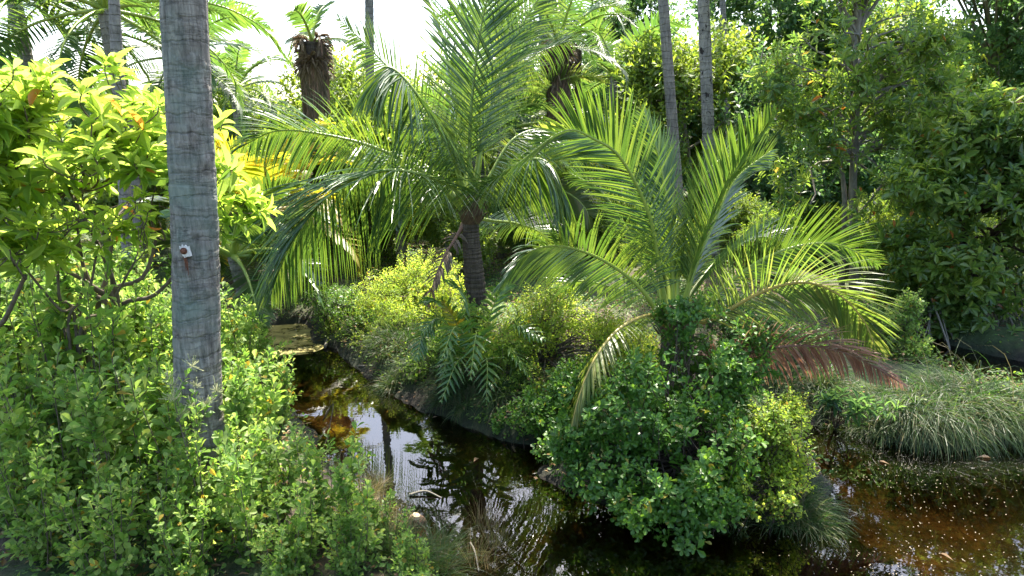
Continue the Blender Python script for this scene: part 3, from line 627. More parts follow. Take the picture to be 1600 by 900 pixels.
for k, (x, y) in enumerate(pts):
    edge = sdf(np.array([[x, y]]), LEFT)[0]
    sc = np.interp(y, [2.3, 3.0, 4.0, 5.5, 7.6], [.92, 1.0, 1.15, 1.25, 1.2]) * np.interp(edge, [0, .5, 1.6], [.50, .72, 1.0]) * r.uniform(.88, 1.12)
    if x > -2.05 and 3.2 < y < 4.3: sc *= .86
    place(int(r.integers(5)), x, y, sc, r.random() * 6.28)
for ax, ay in ((-.62, 3.55), (-.85, 3.85), (-.95, 3.45), (-.55, 3.25), (-1.25, 3.9), (-1.3, 3.4)): place(2 if ax > -.9 else 4, ax, ay, .48, ax * 9)
fx = P(308, 640, 3.75)
fp = stem_plant('flowering_shrub', 'shrub with pale flower heads rising in front of the near palm trunk', 131, 1.15, 6, .16, L=.055, W=.03, flower=True, loc=(fx[0], 3.75, gz(fx[0], 3.75)))

# -- darker glossy shrub mass in front of the right palm
bb = onground(1080, 5.0); bb[2] = max(bb[2], .05)
bush('mangrove_shrub', 'large dark green glossy shrub at the water below the right palm', 'shrub', bb,
     [lobe(1085, 590, 5.3, 105, 85, .45), lobe(985, 650, 5.0, 125, 90, .45), lobe(1090, 700, 4.75, 115, 95, .45), lobe(940, 730, 4.7, 75, 70, .3), lobe(1040, 560, 5.2, 70, 50, .3), lobe(1060, 775, 4.45, 95, 70, .3), lobe(990, 790, 4.4, 60, 50, .25), lobe(1120, 800, 4.4, 70, 50, .25), lobe(1160, 545, 5.4, 60, 55, .35), lobe(1085, 520, 5.6, 60, 45, .3), lobe(1110, 600, 5.2, 90, 70, .35), lobe(1060, 490, 5.7, 45, 35, .2), lobe(1110, 495, 5.7, 40, 35, .2), lobe(1000, 590, 5.0, 60, 50, .3), lobe(890, 690, 4.9, 45, 40, .25), lobe(1080, 840, 4.25, 60, 28, .2)],
     3700, 7, .07, .058, .034, T_OBO, 'shade_shrub', 'dark_twig', 31, nl=110, r0=.012, gap=.42, gs=3.5, shell=.5)
bush('mangrove_shrub', 'yellow-green small-leaved shrub at the right end of the dark shrub mass', 'shrub', onground(1215, 4.9),
     [lobe(1210, 680, 4.75, 65, 70, .35), lobe(1200, 760, 4.5, 75, 60, .3), lobe(1235, 640, 4.9, 40, 35, .2), lobe(1235, 730, 4.7, 45, 55, .2)],
     1300, 8, .07, .036, .024, T_OBO2, 'lime_shrub', 'dark_twig', 32, nl=50, gap=.33, gs=4, shell=.35)
bush('island_shrub', 'bright small-leaved shrub between the two palms on the islet', 'shrub', onground(850, 7.2),
     [lobe(860, 500, 7.2, 80, 70, .6), lobe(800, 540, 6.9, 60, 60, .5), lobe(930, 540, 6.6, 60, 70, .5), lobe(850, 590, 6.5, 90, 50, .4), lobe(925, 610, 6.1, 60, 50, .3), lobe(975, 530, 6.8, 60, 50, .4), lobe(1010, 560, 6.3, 45, 40, .3)],
     3500, 8, .08, .036, .022, T_OBO2, 'lime_shrub', 'twig', 33, nl=70, gap=.33, gs=3.2, shell=.35)
bush('island_shrub', 'fine-leaved lime shrub behind and left of the centre palm trunk', 'shrub', onground(660, 9.4),
     [lobe(655, 440, 9.4, 75, 60, .9), lobe(600, 470, 9.0, 60, 60, .7), lobe(700, 470, 8.7, 40, 60, .5), lobe(640, 520, 8.4, 70, 50, .6)],
     3000, 8, .10, .040, .020, T_OBO2, 'lime_shrub', 'twig', 34, nl=70, gap=.32, gs=2.8, shell=.3)
bush('island_shrub', 'small green shrub on the far left tip of the islet', 'shrub', onground(525, 9.3),
     [lobe(530, 480, 9.2, 55, 35, .5), lobe(570, 505, 8.6, 50, 30, .4), lobe(500, 460, 9.6, 50, 25, .4)],
     1100, 8, .08, .036, .022, T_OBO2, 'shade_shrub', 'twig', 35, nl=40, gap=.3, gs=3, shell=.3)
bush('island_shrub', 'pale green shrub below the centre palm beside the fern', 'shrub', onground(700, 7.5),
     [lobe(700, 540, 7.3, 45, 50, .4), lobe(735, 500, 7.5, 40, 40, .3), lobe(660, 575, 7.2, 45, 30, .3), lobe(770, 560, 6.9, 40, 40, .3)],
     1100, 8, .08, .042, .027, T_OBO2, 'thicket', 'twig', 36, nl=40, gap=.3, gs=3, shell=.3)
bush('upright_shrub', 'upright bright green shrub behind the grass tussock at right', 'shrub', onground(1425, 7.6),
     [lobe(1420, 490, 7.5, 30, 45, .25), lobe(1430, 545, 7.3, 30, 40, .25), lobe(1395, 520, 7.6, 30, 45, .3), lobe(1350, 500, 7.9, 40, 35, .3)],
     620, 9, .09, .045, .030, T_OBO2, 'thicket', 'twig', 37, nl=30, gap=.2, shell=.3)
bush('island_shrub', 'low shrub under the right palm fronds', 'shrub', onground(1190, 7.4),
     [lobe(1180, 520, 7.2, 70, 45, .4), lobe(1110, 480, 7.4, 80, 40, .4), lobe(1260, 530, 7.3, 50, 30, .4)],
     1100, 8, .08, .045, .028, T_OBO2, 'shade_shrub', 'twig', 38, nl=30, gap=.25, shell=.3)
bush('bank_shrub', 'shrub hanging over the dark water edge left of the front shrub', 'shrub', onground(860, 6.0),
     [lobe(850, 640, 5.9, 65, 40, .35), lobe(800, 660, 6.1, 60, 28, .3), lobe(900, 600, 5.9, 50, 45, .3), lobe(740, 655, 6.5, 60, 22, .25), lobe(880, 700, 5.4, 50, 35, .25), lobe(720, 650, 6.55, 40, 22, .2), lobe(790, 685, 6.15, 50, 25, .2), lobe(850, 722, 5.65, 45, 25, .2), lobe(900, 770, 5.15, 45, 30, .2)],
     1700, 8, .07, .05, .032, T_OBO, 'shade_shrub', 'dark_twig', 85, nl=40, gap=.32, gs=3.5, shell=.4)
bush('island_shrub', 'bright leafy shrub on the islet bank between the left tip and the fern', 'shrub', onground(620, 8.2),
     [lobe(590, 530, 8.3, 50, 30, .4), lobe(640, 555, 7.8, 45, 28, .35), lobe(680, 590, 7.3, 40, 24, .3), lobe(705, 622, 6.95, 50, 20, .25), lobe(650, 590, 7.4, 40, 18, .25), lobe(540, 510, 9.0, 45, 25, .4), lobe(620, 500, 8.4, 55, 35, .4)],
     1800, 8, .08, .036, .023, T_OBO2, 'lime_shrub', 'twig', 86, nl=40, gap=.30, gs=3.2, shell=.3)
# lanceolate sapling over the water
sb0 = onground(1330, 6.1); sb0[2] = .0
bush('willow_leaved_sapling', 'sapling with long blue-grey leaves leaning over the right channel', 'sapling', sb0,
     [lobe(1345, 640, 5.9, 50, 20, .15), lobe(1300, 625, 6.0, 40, 18, .15), lobe(1390, 640, 5.8, 26, 16, .1)],
     26, 7, .08, .11, .026, T_LAN, 'far_dark', 'dark_twig', 39, nl=14, r0=.006, gap=0, shell=.2, spread=(30, 85))

# -- mangrove fern
fb_ = onground(745, 7.0); fern = thing('mangrove_fern', fb_, 'glossy strap-leaved fern clump hanging over the bank below the centre palm', 'fern')
fr_paths = [((670, 520), (650, 560), -.1), ((690, 500), (660, 520), 0), ((700, 480), (660, 470), .2), ((730, 470), (700, 440), .4), ((710, 540), (690, 590), -.3), ((720, 560), (690, 625), -.7),
            ((760, 560), (760, 630), -.8), ((790, 540), (830, 590), -.5), ((800, 510), (850, 530), 0), ((770, 480), (790, 440), .4), ((745, 520), (735, 590), -.9), ((780, 580), (800, 640), -.6), ((715, 510), (690, 560), -.9), ((710, 570), (700, 620), -.3), ((800, 560), (850, 640), -.3)]
for k, (m_, e_, dy) in enumerate(fr_paths):
    add_frond(fern, fb_, [P(742 + (k % 3) * 8, 575, 7.0), P(*m_, 6.8 + dy * .3), P(*e_, 6.6 + dy * .5)], 'fern', 'rachis', seed=200 + k, nl=12, Lmax=.30, droop=1.0, wl=.034, rr=.006, ang=(60, 30), base_t=.22, ns=4, vee=.1, roll=.3 * (-1) ** k)
add_frond(fern, fb_, [P(735, 560, 7.0), P(715, 510, 6.9), P(690, 468, 6.8)], 'frond_yellow', 'rachis_old', 'yellowing frond', seed=230, nl=13, Lmax=.15, droop=.3, wl=.04, rr=.006, roll=.8)

# -- grass tussocks
def tussock(label, base, n, L, rad, seed, mat='grass', lean=(0, 0), w=.006, spread=1.0, droop=1.0, group=None, name='grass_tussock', taper=1.0, sx=1.0, sy=1.0, el0=68):
    r = rng(seed); base = np.asarray(base, float)
    K = max(6, n // 140); ca = r.random(K) * 6.28; cr_ = np.sqrt(r.random(K)) * rad; cc_ = base + np.stack([np.cos(ca) * cr_ * sx, np.sin(ca) * cr_ * sy, np.zeros(K)], 1)
    own = r.integers(0, K, n); la = r.random(n) * 6.28; out_ = np.arctan2((cc_[own] - base)[:, 1], (cc_[own] - base)[:, 0]); az = np.where(r.random(n) < .6, la, out_ + r.normal(0, .5, n))
    lr = .055 * np.sqrt(r.random(n)); p = cc_[own] + np.stack([np.cos(la) * lr, np.sin(la) * lr, np.zeros(n)], 1); rr = cr_[own] * .5 + lr * rad / .11; kh = r.uniform(.65, 1.15, K)[own]
    p[:, 2] = np.maximum(hgt(p[:, 0], p[:, 1]), -.05) - .01
    az2 = az + r.normal(0, .8, n); el = np.radians(np.clip(r.normal(el0, 20, n) - 22 * spread * rr / rad, 12, 92))
    d = np.stack([np.cos(az2) * np.cos(el) + lean[0], np.sin(az2) * np.cos(el) + lean[1], np.sin(el)], 1); d = nrm(d)
    Ls = L * kh * r.uniform(.5, 1.15, n); rows = []; q = p; ns = 6; dr = droop * r.uniform(.5, 1.5, n)
    wd = nrm(np.cross(d, nrm(r.normal(0, 1, (n, 3)))))
    for k in range(ns + 1):
        ww = w * .5 * (1 - (k / ns) ** 2 * .92); rows.append(np.stack([q - wd * ww, q + wd * ww], 1)); q = q + d * (Ls / ns)[:, None]
        q[:, 2] = np.maximum(q[:, 2], -.10)
        d = nrm(d - UP * (dr * .15 * (1 + k * .35))[:, None])
    A = np.stack(rows, 1); idx = np.arange((ns + 1) * 2).reshape(ns + 1, 2)
    qd = np.stack([idx[:-1, 0], idx[:-1, 1], idx[1:, 1], idx[1:, 0]], -1).reshape(-1)
    mb = MB(); mb.add(A, (qd[None] + (np.arange(n) * (ns + 1) * 2)[:, None]).ravel(), np.full(n * ns, 4))
    o = mb.build(name, M[mat], None, base); return tag(o, label, 'grass', group)
tussock('broad green grass tussock spilling into the water at the right edge', onground(1535, 6.2), 6200, .74, .36, 401, el0=42, lean=(.2, -.2), sx=1.9, droop=2.0, spread=1.5)
tussock('green grass tussock in the middle of the right-hand grassy spit', onground(1425, 6.2), 3400, .5, .32, 402, el0=44, lean=(.0, -.2), sx=1.5, droop=2.0, spread=1.4)
tussock('grass tussock beneath the reddish dead frond', onground(1340, 6.3), 2200, .36, .3, 403, el0=50, lean=(-.05, -.25), sx=1.4, droop=1.8, spread=1.3)
tussock('shaded grass tussock at the inner end of the right spit', onground(1270, 6.6), 2400, .5, .3, 404, lean=(0, -.2), sx=1.3, droop=1.6)
tussock('dark drooping grass tussock in water under the front shrub', G(1240, 805), 2000, .45, .18, 405, lean=(.18, -.15), droop=1.6)
tussock('thin dark grass trailing under the left of the front shrub', G(1150, 815), 800, .28, .25, 406, lean=(-.05, -.15), sx=1.5, droop=1.4)
tussock('dark grass fringe hanging off the islet bank below the fern', onground(760, 6.55), 3000, .42, .22, 413, lean=(-.15, -.3), sx=2.6, droop=2.0, spread=1.5)
tussock('grass fringe along the islet bank left of the fern', onground(655, 7.2), 2200, .36, .22, 414, lean=(-.25, -.2), sx=2.0, droop=2.0, spread=1.5)
tussock('dark arching grass tussock at the bend of the left channel', onground(610, 7.9), 2000, .42, .28, 407, lean=(-.25, -.25), droop=1.8, spread=1.3)
tussock('grass tussock behind the bend of the left channel', onground(570, 8.7), 700, .3, .25, 408, lean=(-.2, -.1), droop=1.5)
tussock('dry brown sedge at the near left waterline', onground(535, 5.0), 900, .24, .22, 409, 'drygrass', w=.0035, droop=.6, lean=(.1, 0))
tussock('tan and green sedge beside the floating coconut', G(595, 840), 1200, .26, .26, 410, 'drygrass', w=.0035, droop=.5, lean=(.1, .05))
tussock('sparse thin reeds standing in shallow water', G(690, 850), 420, .30, .42, 411, 'drygrass', w=.003, droop=.3, spread=.3)
tussock('green and straw sedge at the bottom of the left bank', G(650, 890), 1300, .45, .3, 412, 'grass', w=.0045, droop=.8)

# ------------------------------------------------------------------ background palms
def tall_palm(label, px0, py0, px1, py1, Y, wpx, mat, seed, top=7.5, crown=True, fl=3.0, name='coconut_palm', nfr=16):
    a, b_ = P(px0, py0, Y), P(px1, py1, Y); d = (a - b_) / (a[2] - b_[2])      # a is the upper point
    gz_ = gz(b_[0], Y); base = b_ + d * (gz_ - .1 - b_[2]); tp = b_ + d * (top - b_[2])
    t = thing(name, base, label, 'palm tree'); rr = wpx * Y / FPX / 2
    palm_trunk(t, base, [base, b_, a, tp], rr * 1.05, rr * .85, mat, .09, .07, 14)
    if crown: far_crown(t, base, tp, seed, nfr, fl, .7)
    return t
tall_palm('slim grey coconut palm trunk rising behind the yellow-green tree, far left', 178, 0, 183, 90, 9.5, 17, 'palm_bark', 310, 8.5, nfr=11)
tall_palm('tall straight coconut palm trunk rising left of the centre palm', 577, 0, 579, 230, 14.5, 14, 'palm_bark', 311, 23, fl=3.2, nfr=11)
tall_palm('tall leaning grey coconut palm trunk, left of the two behind the right palm', 1036, 0, 1053, 225, 13, 17, 'palm_bark', 312, 18, nfr=11)
tall_palm('tall coconut palm trunk with black blotches, right of the two behind the right palm', 1099, 0, 1108, 235, 12, 19, 'spot_bark', 313, 17.5, nfr=11)
tall_palm('distant coconut palm trunk behind the blotched trunk', 1129, 0, 1131, 45, 20, 9, 'palm_bark', 314, 20, nfr=11)
def low_palm(label, px, py, Y, seed, n=18, fl=2.6, Lm=.6, wpx=18, mat='frond_far', tr='palm_bark', nl=40, up=(-35, 75), name='coconut_palm', rmat='rachis', droopy=1.0):
    c = P(px, py, Y); base = np.array([c[0] + .1, Y, gz(c[0], Y) - .1]); t = thing(name, base, label, 'palm tree')
    palm_trunk(t, base, [base, (base + c) / 2 + [.05, 0, 0], c], wpx * Y / FPX / 2 * 1.1, wpx * Y / FPX / 2, tr, .08, .08, 12)
    far_crown(t, base, c, seed, n, fl, Lm, mat, rmat, nl, up=up, droopy=droopy); return t
low_palm('palm with dark drooping fronds at the top left corner', 165, 15, 12, 320, 22, 3.0, .7, 22)
low_palm('palm with hanging fronds cut by the left edge of the photo', 20, -10, 13, 321, 20, 3.0, .7, 20)
low_palm('small distant palm right of the near trunk', 368, 140, 20, 322, 20, 2.1, .5, 18, nl=32)
low_palm('palm crown behind the near trunk at the left', 275, 90, 16, 323, 18, 2.6, .6, 16)
low_palm('low bushy palm left of the channel behind the near trunk', 365, 400, 8.6, 324, 15, 1.5, .48, 20, 'frond', nl=46, up=(-15, 80))
low_palm('low yellow-tinged palm behind the left arching fronds', 420, 330, 10.5, 325, 14, 1.9, .5, 18, 'frond_yellow', nl=44, up=(-10, 80), rmat='rachis_old')
low_palm('palm in shade behind the centre palm', 745, 235, 13.5, 326, 16, 2.3, .55, 18, nl=36)
low_palm('pale palm crown right behind the centre palm', 800, 200, 14, 327, 16, 2.3, .55, 16, 'frond_old', nl=36)
low_palm('palm with bare midribs behind the dead palm trunks', 960, 120, 17, 328, 14, 2.4, .55, 16, nl=32)
low_palm('bright young palm behind the centre palm trunk on the left', 615, 300, 12.2, 341, 12, 1.35, .6, 14, 'frond', nl=46, up=(-20, 80))
low_palm('bright young palm behind the centre palm trunk on the right', 840, 290, 12.0, 342, 12, 1.5, .6, 14, 'frond_old', nl=46, up=(-20, 80))
low_palm('tall hazy palm crown behind and above the dying palm', 850, 10, 22, 343, 18, 3.4, .8, 16, nl=36)
low_palm('distant palm crown right of the dying palm', 925, 60, 24, 344, 18, 3.2, .8, 14, nl=36)
low_palm('distant palm crown left of the dying palm', 790, 90, 21, 345, 16, 2.8, .7, 14, nl=36)
# dead palms wrapped in hanging fronds
def dead_palm(label, px, pyt, pyb, Y, wpx, seed, green=6, nd=16, bare=False, gl=1.5):
    c = P(px, pyt, Y); low = P(px, pyb, Y); base = np.array([c[0], Y, gz(c[0], Y) - .1]); t = thing('dying_palm', base, label, 'palm tree')
    palm_trunk(t, base, [base, low, c], wpx * Y / FPX / 2 * .6, wpx * Y / FPX / 2 * (.75 if bare else .55), 'dark_bark', .09, .12, 12); r = rng(seed)
    H = c[2] - low[2]; w = wpx * Y / FPX / 2
    for k in range(0 if bare else nd):
        a = k * 2.4; h = np.array([math.cos(a), math.sin(a), 0]); z0 = c - UP * H * r.uniform(0, .35)
        add_frond(t, base, [z0, z0 + h * w * .7 + UP * .08, z0 + h * w * .85 - UP * H * .35, z0 + h * w * .7 - UP * H * r.uniform(.7, .95)], 'frond_grey', 'rachis_dead', seed=seed * 40 + k, nl=40, Lmax=.42, droop=2.2, wl=.05, fold=False, ns=3, ang=(40, 15))
    far_crown(t, base, c, seed + 1, green, gl, gl * .28, up=(-5, 75), nl=30, droopy=1.0, wl=.035) if green else None
    return t
dead_palm('dead palm wrapped in hanging dry fronds against the white sky', 488, 66, 205, 15, 46, 330, 4, 24)
dead_palm('dying palm with skirt of brown hanging fronds right of the centre palm', 873, 75, 215, 14, 38, 331, 13, 18, gl=1.9)
dead_palm('bare dark palm stub beside the dying palm', 903, 72, 190, 14.2, 16, 332, 0, 0, True)

# ------------------------------------------------------------------ right bank trees
tb = onground(1335, 10.8)
bush('broadleaf_tree', 'slender broadleaf tree with visible grey trunk and scattered orange leaves, right', 'tree', tb,
     [lobe(1300, 60, 10.6, 85, 60, .9), lobe(1400, 70, 10.6, 80, 60, .9), lobe(1260, 170, 10.5, 75, 55, .8), lobe(1400, 190, 10.8, 90, 60, .9), lobe(1240, 280, 10.3, 60, 60, .6), lobe(1330, 130, 10.6, 70, 60, .8),
      lobe(1400, 290, 10.8, 70, 50, .7), lobe(1290, -40, 10.8, 120, 60, .9), lobe(1400, -130, 11, 130, 80, 1.1), lobe(1280, -180, 11, 110, 70, 1), lobe(1470, 130, 10.7, 50, 50, .6), lobe(1220, 350, 10.3, 50, 40, .5), lobe(1350, 340, 10.2, 50, 50, .4), lobe(1300, 230, 10.2, 60, 50, .5), lobe(1450, 60, 10.5, 70, 60, .6), lobe(1210, 120, 10.6, 50, 60, .6)],
     2300, 9, .11, .14, .045, T_BRD, 'cerbera', 'bark', 41, nl=90, r0=.03, r1=.006, gap=.40, gs=1.4, shell=.25, spread=(35, 85), flat=.6, tw=.005,
     fork=[P(1334, 250, 10.8), P(1336, 170, 10.8), P(1337, 90, 10.8), P(1345, 30, 10.8)],
     trunk=[([tb, P(1334, 380, 10.8), P(1333, 280, 10.8), P(1338, 180, 10.8), P(1336, 90, 10.8), P(1350, -20, 10.8)], .075, .03),
            ([P(1322, 400, 10.9) - [0, 0, .8], P(1320, 330, 10.9), P(1314, 260, 10.9), P(1300, 190, 10.8)], .05, .02),
            ([P(1338, 340, 10.8), P(1370, 300, 10.6), P(1405, 250, 10.5)], .03, .01)], parts=('trunk', 'crown'))
t2 = onground(1520, 9.7)
bush('broadleaf_tree', 'massive rounded broadleaf tree overhanging the far right bank', 'tree', t2,
     [lobe(1500, 220, 9.4, 80, 70, .8), lobe(1580, 190, 9.2, 90, 70, .9), lobe(1450, 300, 9.3, 80, 60, .7), lobe(1560, 300, 9.0, 90, 70, .8), lobe(1440, 400, 9.2, 60, 60, .6), lobe(1530, 420, 8.9, 90, 70, .6),
      lobe(1600, 440, 8.7, 60, 90, .6), lobe(1560, 500, 8.8, 70, 45, .4), lobe(1650, 300, 9.0, 80, 120, .7), lobe(1480, 470, 9.1, 50, 50, .4), lobe(1620, 530, 8.6, 60, 30, .3), lobe(1640, 400, 8.8, 60, 120, .5), lobe(1580, 540, 8.7, 60, 25, .3), lobe(1500, 515, 9.0, 60, 25, .3), lobe(1620, 250, 9.0, 60, 80, .6), lobe(1400, 470, 9.4, 50, 45, .4), lobe(1380, 350, 9.6, 50, 60, .5)],
     3600, 9, .09, .14, .052, T_BRD, 'cerbera', 'dark_twig', 42, nl=120, r0=.03, r1=.005, gap=.38, gs=1.7, shell=.5, spread=(35, 80), flat=.7, tw=.004,
     fork=[t2 + [0, 0, .8], t2 + [.5, 0, 1.4], t2 + [-.4, -.1, 1.3]],
     trunk=[([t2, t2 + [.05, 0, .8], t2 + [.5, 0, 1.4], t2 + [.9, -.1, 2.5]], .12, .05), ([t2 + [.02, 0, .5], t2 + [-.4, -.1, 1.3], t2 + [-.6, -.2, 2.3]], .08, .03)], parts=('trunk', 'crown'))
# arching roots under it
rt = thing('root_tangle', onground(1530, 9.3), 'tangle of grey exposed roots on the dark far right bank', 'roots'); mb = MB(); r = rng(50); ro = np.array(rt.location)
for k in range(34):
    x0 = P(r.uniform(1440, 1640), 500, 9.0)[0]; y0 = r.uniform(8.9, 9.5); a = np.array([x0, y0 + .35, .5 + r.random() * .25]); b = np.array([x0 + r.normal(0, .25), y0 - r.uniform(.1, .6), -.05])
    mb.tube(smooth_path([a, (a + b) / 2 + [r.normal(0, .1), 0, .12], b], 8), np.linspace(.022, .008, 8) * r.uniform(.6, 1.5), 5, False)
mb.build('roots', M['bark'], rt, ro, smooth=True)
# mid / far broadleaf trees
def far_tree(label, px, Y, lobes, n, mat, seed, L=.16, W=.08, k=7, gap=.34, gs=.9, tw=.006, wpx=10, tpl=T_FAR, shell=.3, group=None, name='broadleaf_tree', nl=40):
    b = onground(px, Y); tp = lobes[0][0]; rr = wpx * Y / FPX / 2
    return bush(name, label, 'tree', b, lobes, n, k, .25, L, W, tpl, mat, 'bark', seed, group, shell, gap, gs, nl, .04, .008, (30, 80),
                [b + (tp - b) * .55, b + (tp - b) * .8], [([b - UP * .1, b + (tp - b) * .4 + [.15, 0, 0], tp], rr, rr * .4)], tw=tw, parts=('trunk', 'crown'))
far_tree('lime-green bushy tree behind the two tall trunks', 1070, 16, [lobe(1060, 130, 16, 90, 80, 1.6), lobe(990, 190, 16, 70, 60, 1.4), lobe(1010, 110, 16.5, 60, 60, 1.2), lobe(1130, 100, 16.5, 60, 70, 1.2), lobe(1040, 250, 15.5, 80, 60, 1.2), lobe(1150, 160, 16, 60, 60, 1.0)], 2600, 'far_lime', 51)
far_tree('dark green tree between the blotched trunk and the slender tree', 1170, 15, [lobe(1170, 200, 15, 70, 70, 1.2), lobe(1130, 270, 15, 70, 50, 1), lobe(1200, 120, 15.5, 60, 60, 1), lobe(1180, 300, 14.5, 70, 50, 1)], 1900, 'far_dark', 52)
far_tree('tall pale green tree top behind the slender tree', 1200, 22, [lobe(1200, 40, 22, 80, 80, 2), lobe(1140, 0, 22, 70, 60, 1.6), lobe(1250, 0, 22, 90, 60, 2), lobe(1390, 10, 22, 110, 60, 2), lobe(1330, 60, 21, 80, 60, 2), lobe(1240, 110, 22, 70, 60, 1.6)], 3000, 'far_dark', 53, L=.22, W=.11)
far_tree('big dark blue-green tree at the top right corner', 1550, 18, [lobe(1550, 40, 18, 100, 90, 2.2), lobe(1540, -170, 14, 160, 110, 1.8), lobe(1680, -120, 15, 130, 140, 2), lobe(1430, -230, 14, 150, 100, 1.8), lobe(1560, -400, 14, 200, 130, 2), lobe(1400, -390, 13.5, 150, 110, 1.8), lobe(1480, 60, 18, 60, 70, 1.5), lobe(1600, -40, 18, 120, 80, 2.2), lobe(1470, -30, 18, 80, 60, 1.5), lobe(1600, 110, 18, 80, 60, 1.8)], 6000, 'far_dark', 54, L=.18, W=.09)  # out-of-view upper lobes added to shade the grass and block reflected sky
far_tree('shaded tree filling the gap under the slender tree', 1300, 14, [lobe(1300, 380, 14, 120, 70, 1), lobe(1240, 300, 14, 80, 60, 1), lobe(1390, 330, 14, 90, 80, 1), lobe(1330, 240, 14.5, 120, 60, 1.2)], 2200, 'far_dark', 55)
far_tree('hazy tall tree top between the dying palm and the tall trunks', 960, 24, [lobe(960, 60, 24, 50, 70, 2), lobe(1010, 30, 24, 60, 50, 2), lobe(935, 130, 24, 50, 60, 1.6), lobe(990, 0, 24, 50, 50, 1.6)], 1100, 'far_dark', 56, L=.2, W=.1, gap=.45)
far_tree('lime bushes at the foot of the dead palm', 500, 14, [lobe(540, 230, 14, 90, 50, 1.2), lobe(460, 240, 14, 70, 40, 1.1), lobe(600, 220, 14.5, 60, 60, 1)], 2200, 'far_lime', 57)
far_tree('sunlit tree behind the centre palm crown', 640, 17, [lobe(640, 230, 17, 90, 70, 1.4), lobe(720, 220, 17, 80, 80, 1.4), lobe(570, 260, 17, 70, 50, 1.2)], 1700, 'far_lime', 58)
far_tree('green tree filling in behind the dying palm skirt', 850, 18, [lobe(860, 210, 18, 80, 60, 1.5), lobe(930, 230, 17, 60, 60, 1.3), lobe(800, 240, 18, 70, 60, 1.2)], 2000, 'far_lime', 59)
far_tree('leafy tree low behind the near left trunk', 330, 13, [lobe(300, 260, 13, 90, 60, 1), lobe(390, 270, 13, 60, 50, 1), lobe(210, 290, 13, 90, 60, 1), lobe(100, 300, 13, 120, 60, 1)], 2200, 'far_lime', 60)
# distant tree line: a proto and its copies, far behind everything
fl_r = rng(61); pb_ = np.array([0, 0, 0.]); 
def line_proto(seed, mat):
    lob = [(np.array([0, 0, 3.6]), np.array([2.2, 1.6, 1.5])), (np.array([-1.5, .2, 2.4]), np.array([1.7, 1.4, 1.5])), (np.array([1.6, 0, 2.3]), np.array([1.7, 1.4, 1.6])), (np.array([0, -.3, 1.3]), np.array([2.6, 1.3, 1.1]))]
    return bush('woodland_tree', 'bushy tree in the distant tree line closing the view', 'tree', pb_, lob, 2600, 7, .3, .2, .1, T_FAR, mat, 'bark', seed, 'trees of the distant tree line', .35, .34, .8, 40, .05, .01, (30, 80), [np.array([0, 0, 2.0])],
                [([np.array([0, 0, -.2]), np.array([.1, 0, 1.5]), np.array([0, 0, 3.5])], .14, .06)], tw=.008, parts=('trunk', 'crown'))
pr = [line_proto(62, 'far_lime'), line_proto(63, 'far_dark')]; fu = [0, 0]
for k in range(34):
    Y = 21 + (k % 3) * 5 + fl_r.uniform(-1, 1); x = -24 + k * 1.5 + fl_r.uniform(-.5, .5); x *= Y / 24; s = fl_r.uniform(.8, 1.15) * (1.25 if x > 3 else .95)
    i = int(fl_r.random() < (.7 if x > 3 else .4)); z = .1; rz = fl_r.random() * 6.28
    if not fu[i]: pr[i].location = (x, Y, z); pr[i].scale = (s,) * 3; fu[i] = 1
    else: copy_thing(pr[i], (x, Y, z), rz, s)
# understorey shrubs in the middle distance
us = line_proto(64, 'far_lime'); us.name = 'understorey_shrub'; us['label'] = 'rounded bush in the understorey band behind the islet'; us['category'] = 'shrub'; us['group'] = 'understorey bushes behind the islet'
first = True
for k in range(30):
    Y = fl_r.uniform(10.6, 15); px = 20 + k * 53 + fl_r.uniform(-20, 20); b = onground(px, Y); s = fl_r.uniform(.22, .34)
    if 1180 < px < 1420: Y += 2
    if first: us.location = tuple(b); us.scale = (s,) * 3; first = False
    else: copy_thing(us, b, fl_r.random() * 6.28, s)
# slim bare trunks in the shade behind the centre palm
r = rng(70); mb = MB(); mb.tube(smooth_path([[0, 0, -.1], [.04, 0, 1.2], [0, .05, 3.2]], 14), np.linspace(.07, .045, 14), 9)
pole = thing('bare_trunk', (0, 0, 0), 'slim grey bare trunk in the shade behind the centre palm', 'tree', 'slim grey trunks behind the centre palm'); mb.build('trunk', M['bark'], pole, (0, 0, 0), smooth=True)
for k, (px, Y) in enumerate([(697, 13.5), (783, 13), (640, 15), (820, 14.5), (605, 14), (760, 15.5)]):
    b = onground(px, Y)
    if k == 0: pole.location = tuple(b)
    else: copy_thing(pole, b, k, .9 + .1 * (k % 3))

# ------------------------------------------------------------------ ground cover and litter
r = rng(80); n = 120000; x = r.uniform(-7, 9, n); y = r.uniform(2, 15, n) ; h = hgt(x, y); k = h > .03; x, y, h = x[k], y[k], h[k]
k = noise3(np.stack([x, y, x * 0], 1), 1.5) > .35; x, y, h = x[k], y[k], h[k]; n = len(x)
mb = MB(); p = np.stack([x, y, h + r.uniform(0, .14, n)], 1); leaves(mb, p, np.stack([r.normal(0, 1, n), r.normal(0, 1, n), r.uniform(0, .8, n)], 1), UP + r.normal(0, .3, (n, 3)), r.uniform(.03, .06, n), r.uniform(.015, .035, n), T_FAR)
tag(mb.build('ground_cover', M['herb']), 'low leafy herbs carpeting the banks and islet', 'ground cover', kind='stuff')
n = 16000; x = r.uniform(-6, 10, n); y = r.uniform(2, 14, n); h = hgt(x, y); k = (h > -.3) & (h < .4); x, y, h = x[k], y[k], h[k]; n = len(x)
mb = MB(); leaves(mb, np.stack([x, y, h + .012], 1), np.stack([r.normal(0, 1, n), r.normal(0, 1, n), r.uniform(-.1, .3, n)], 1), UP + r.normal(0, .3, (n, 3)), r.uniform(.03, .09, n), r.uniform(.01, .03, n), T_FAR)
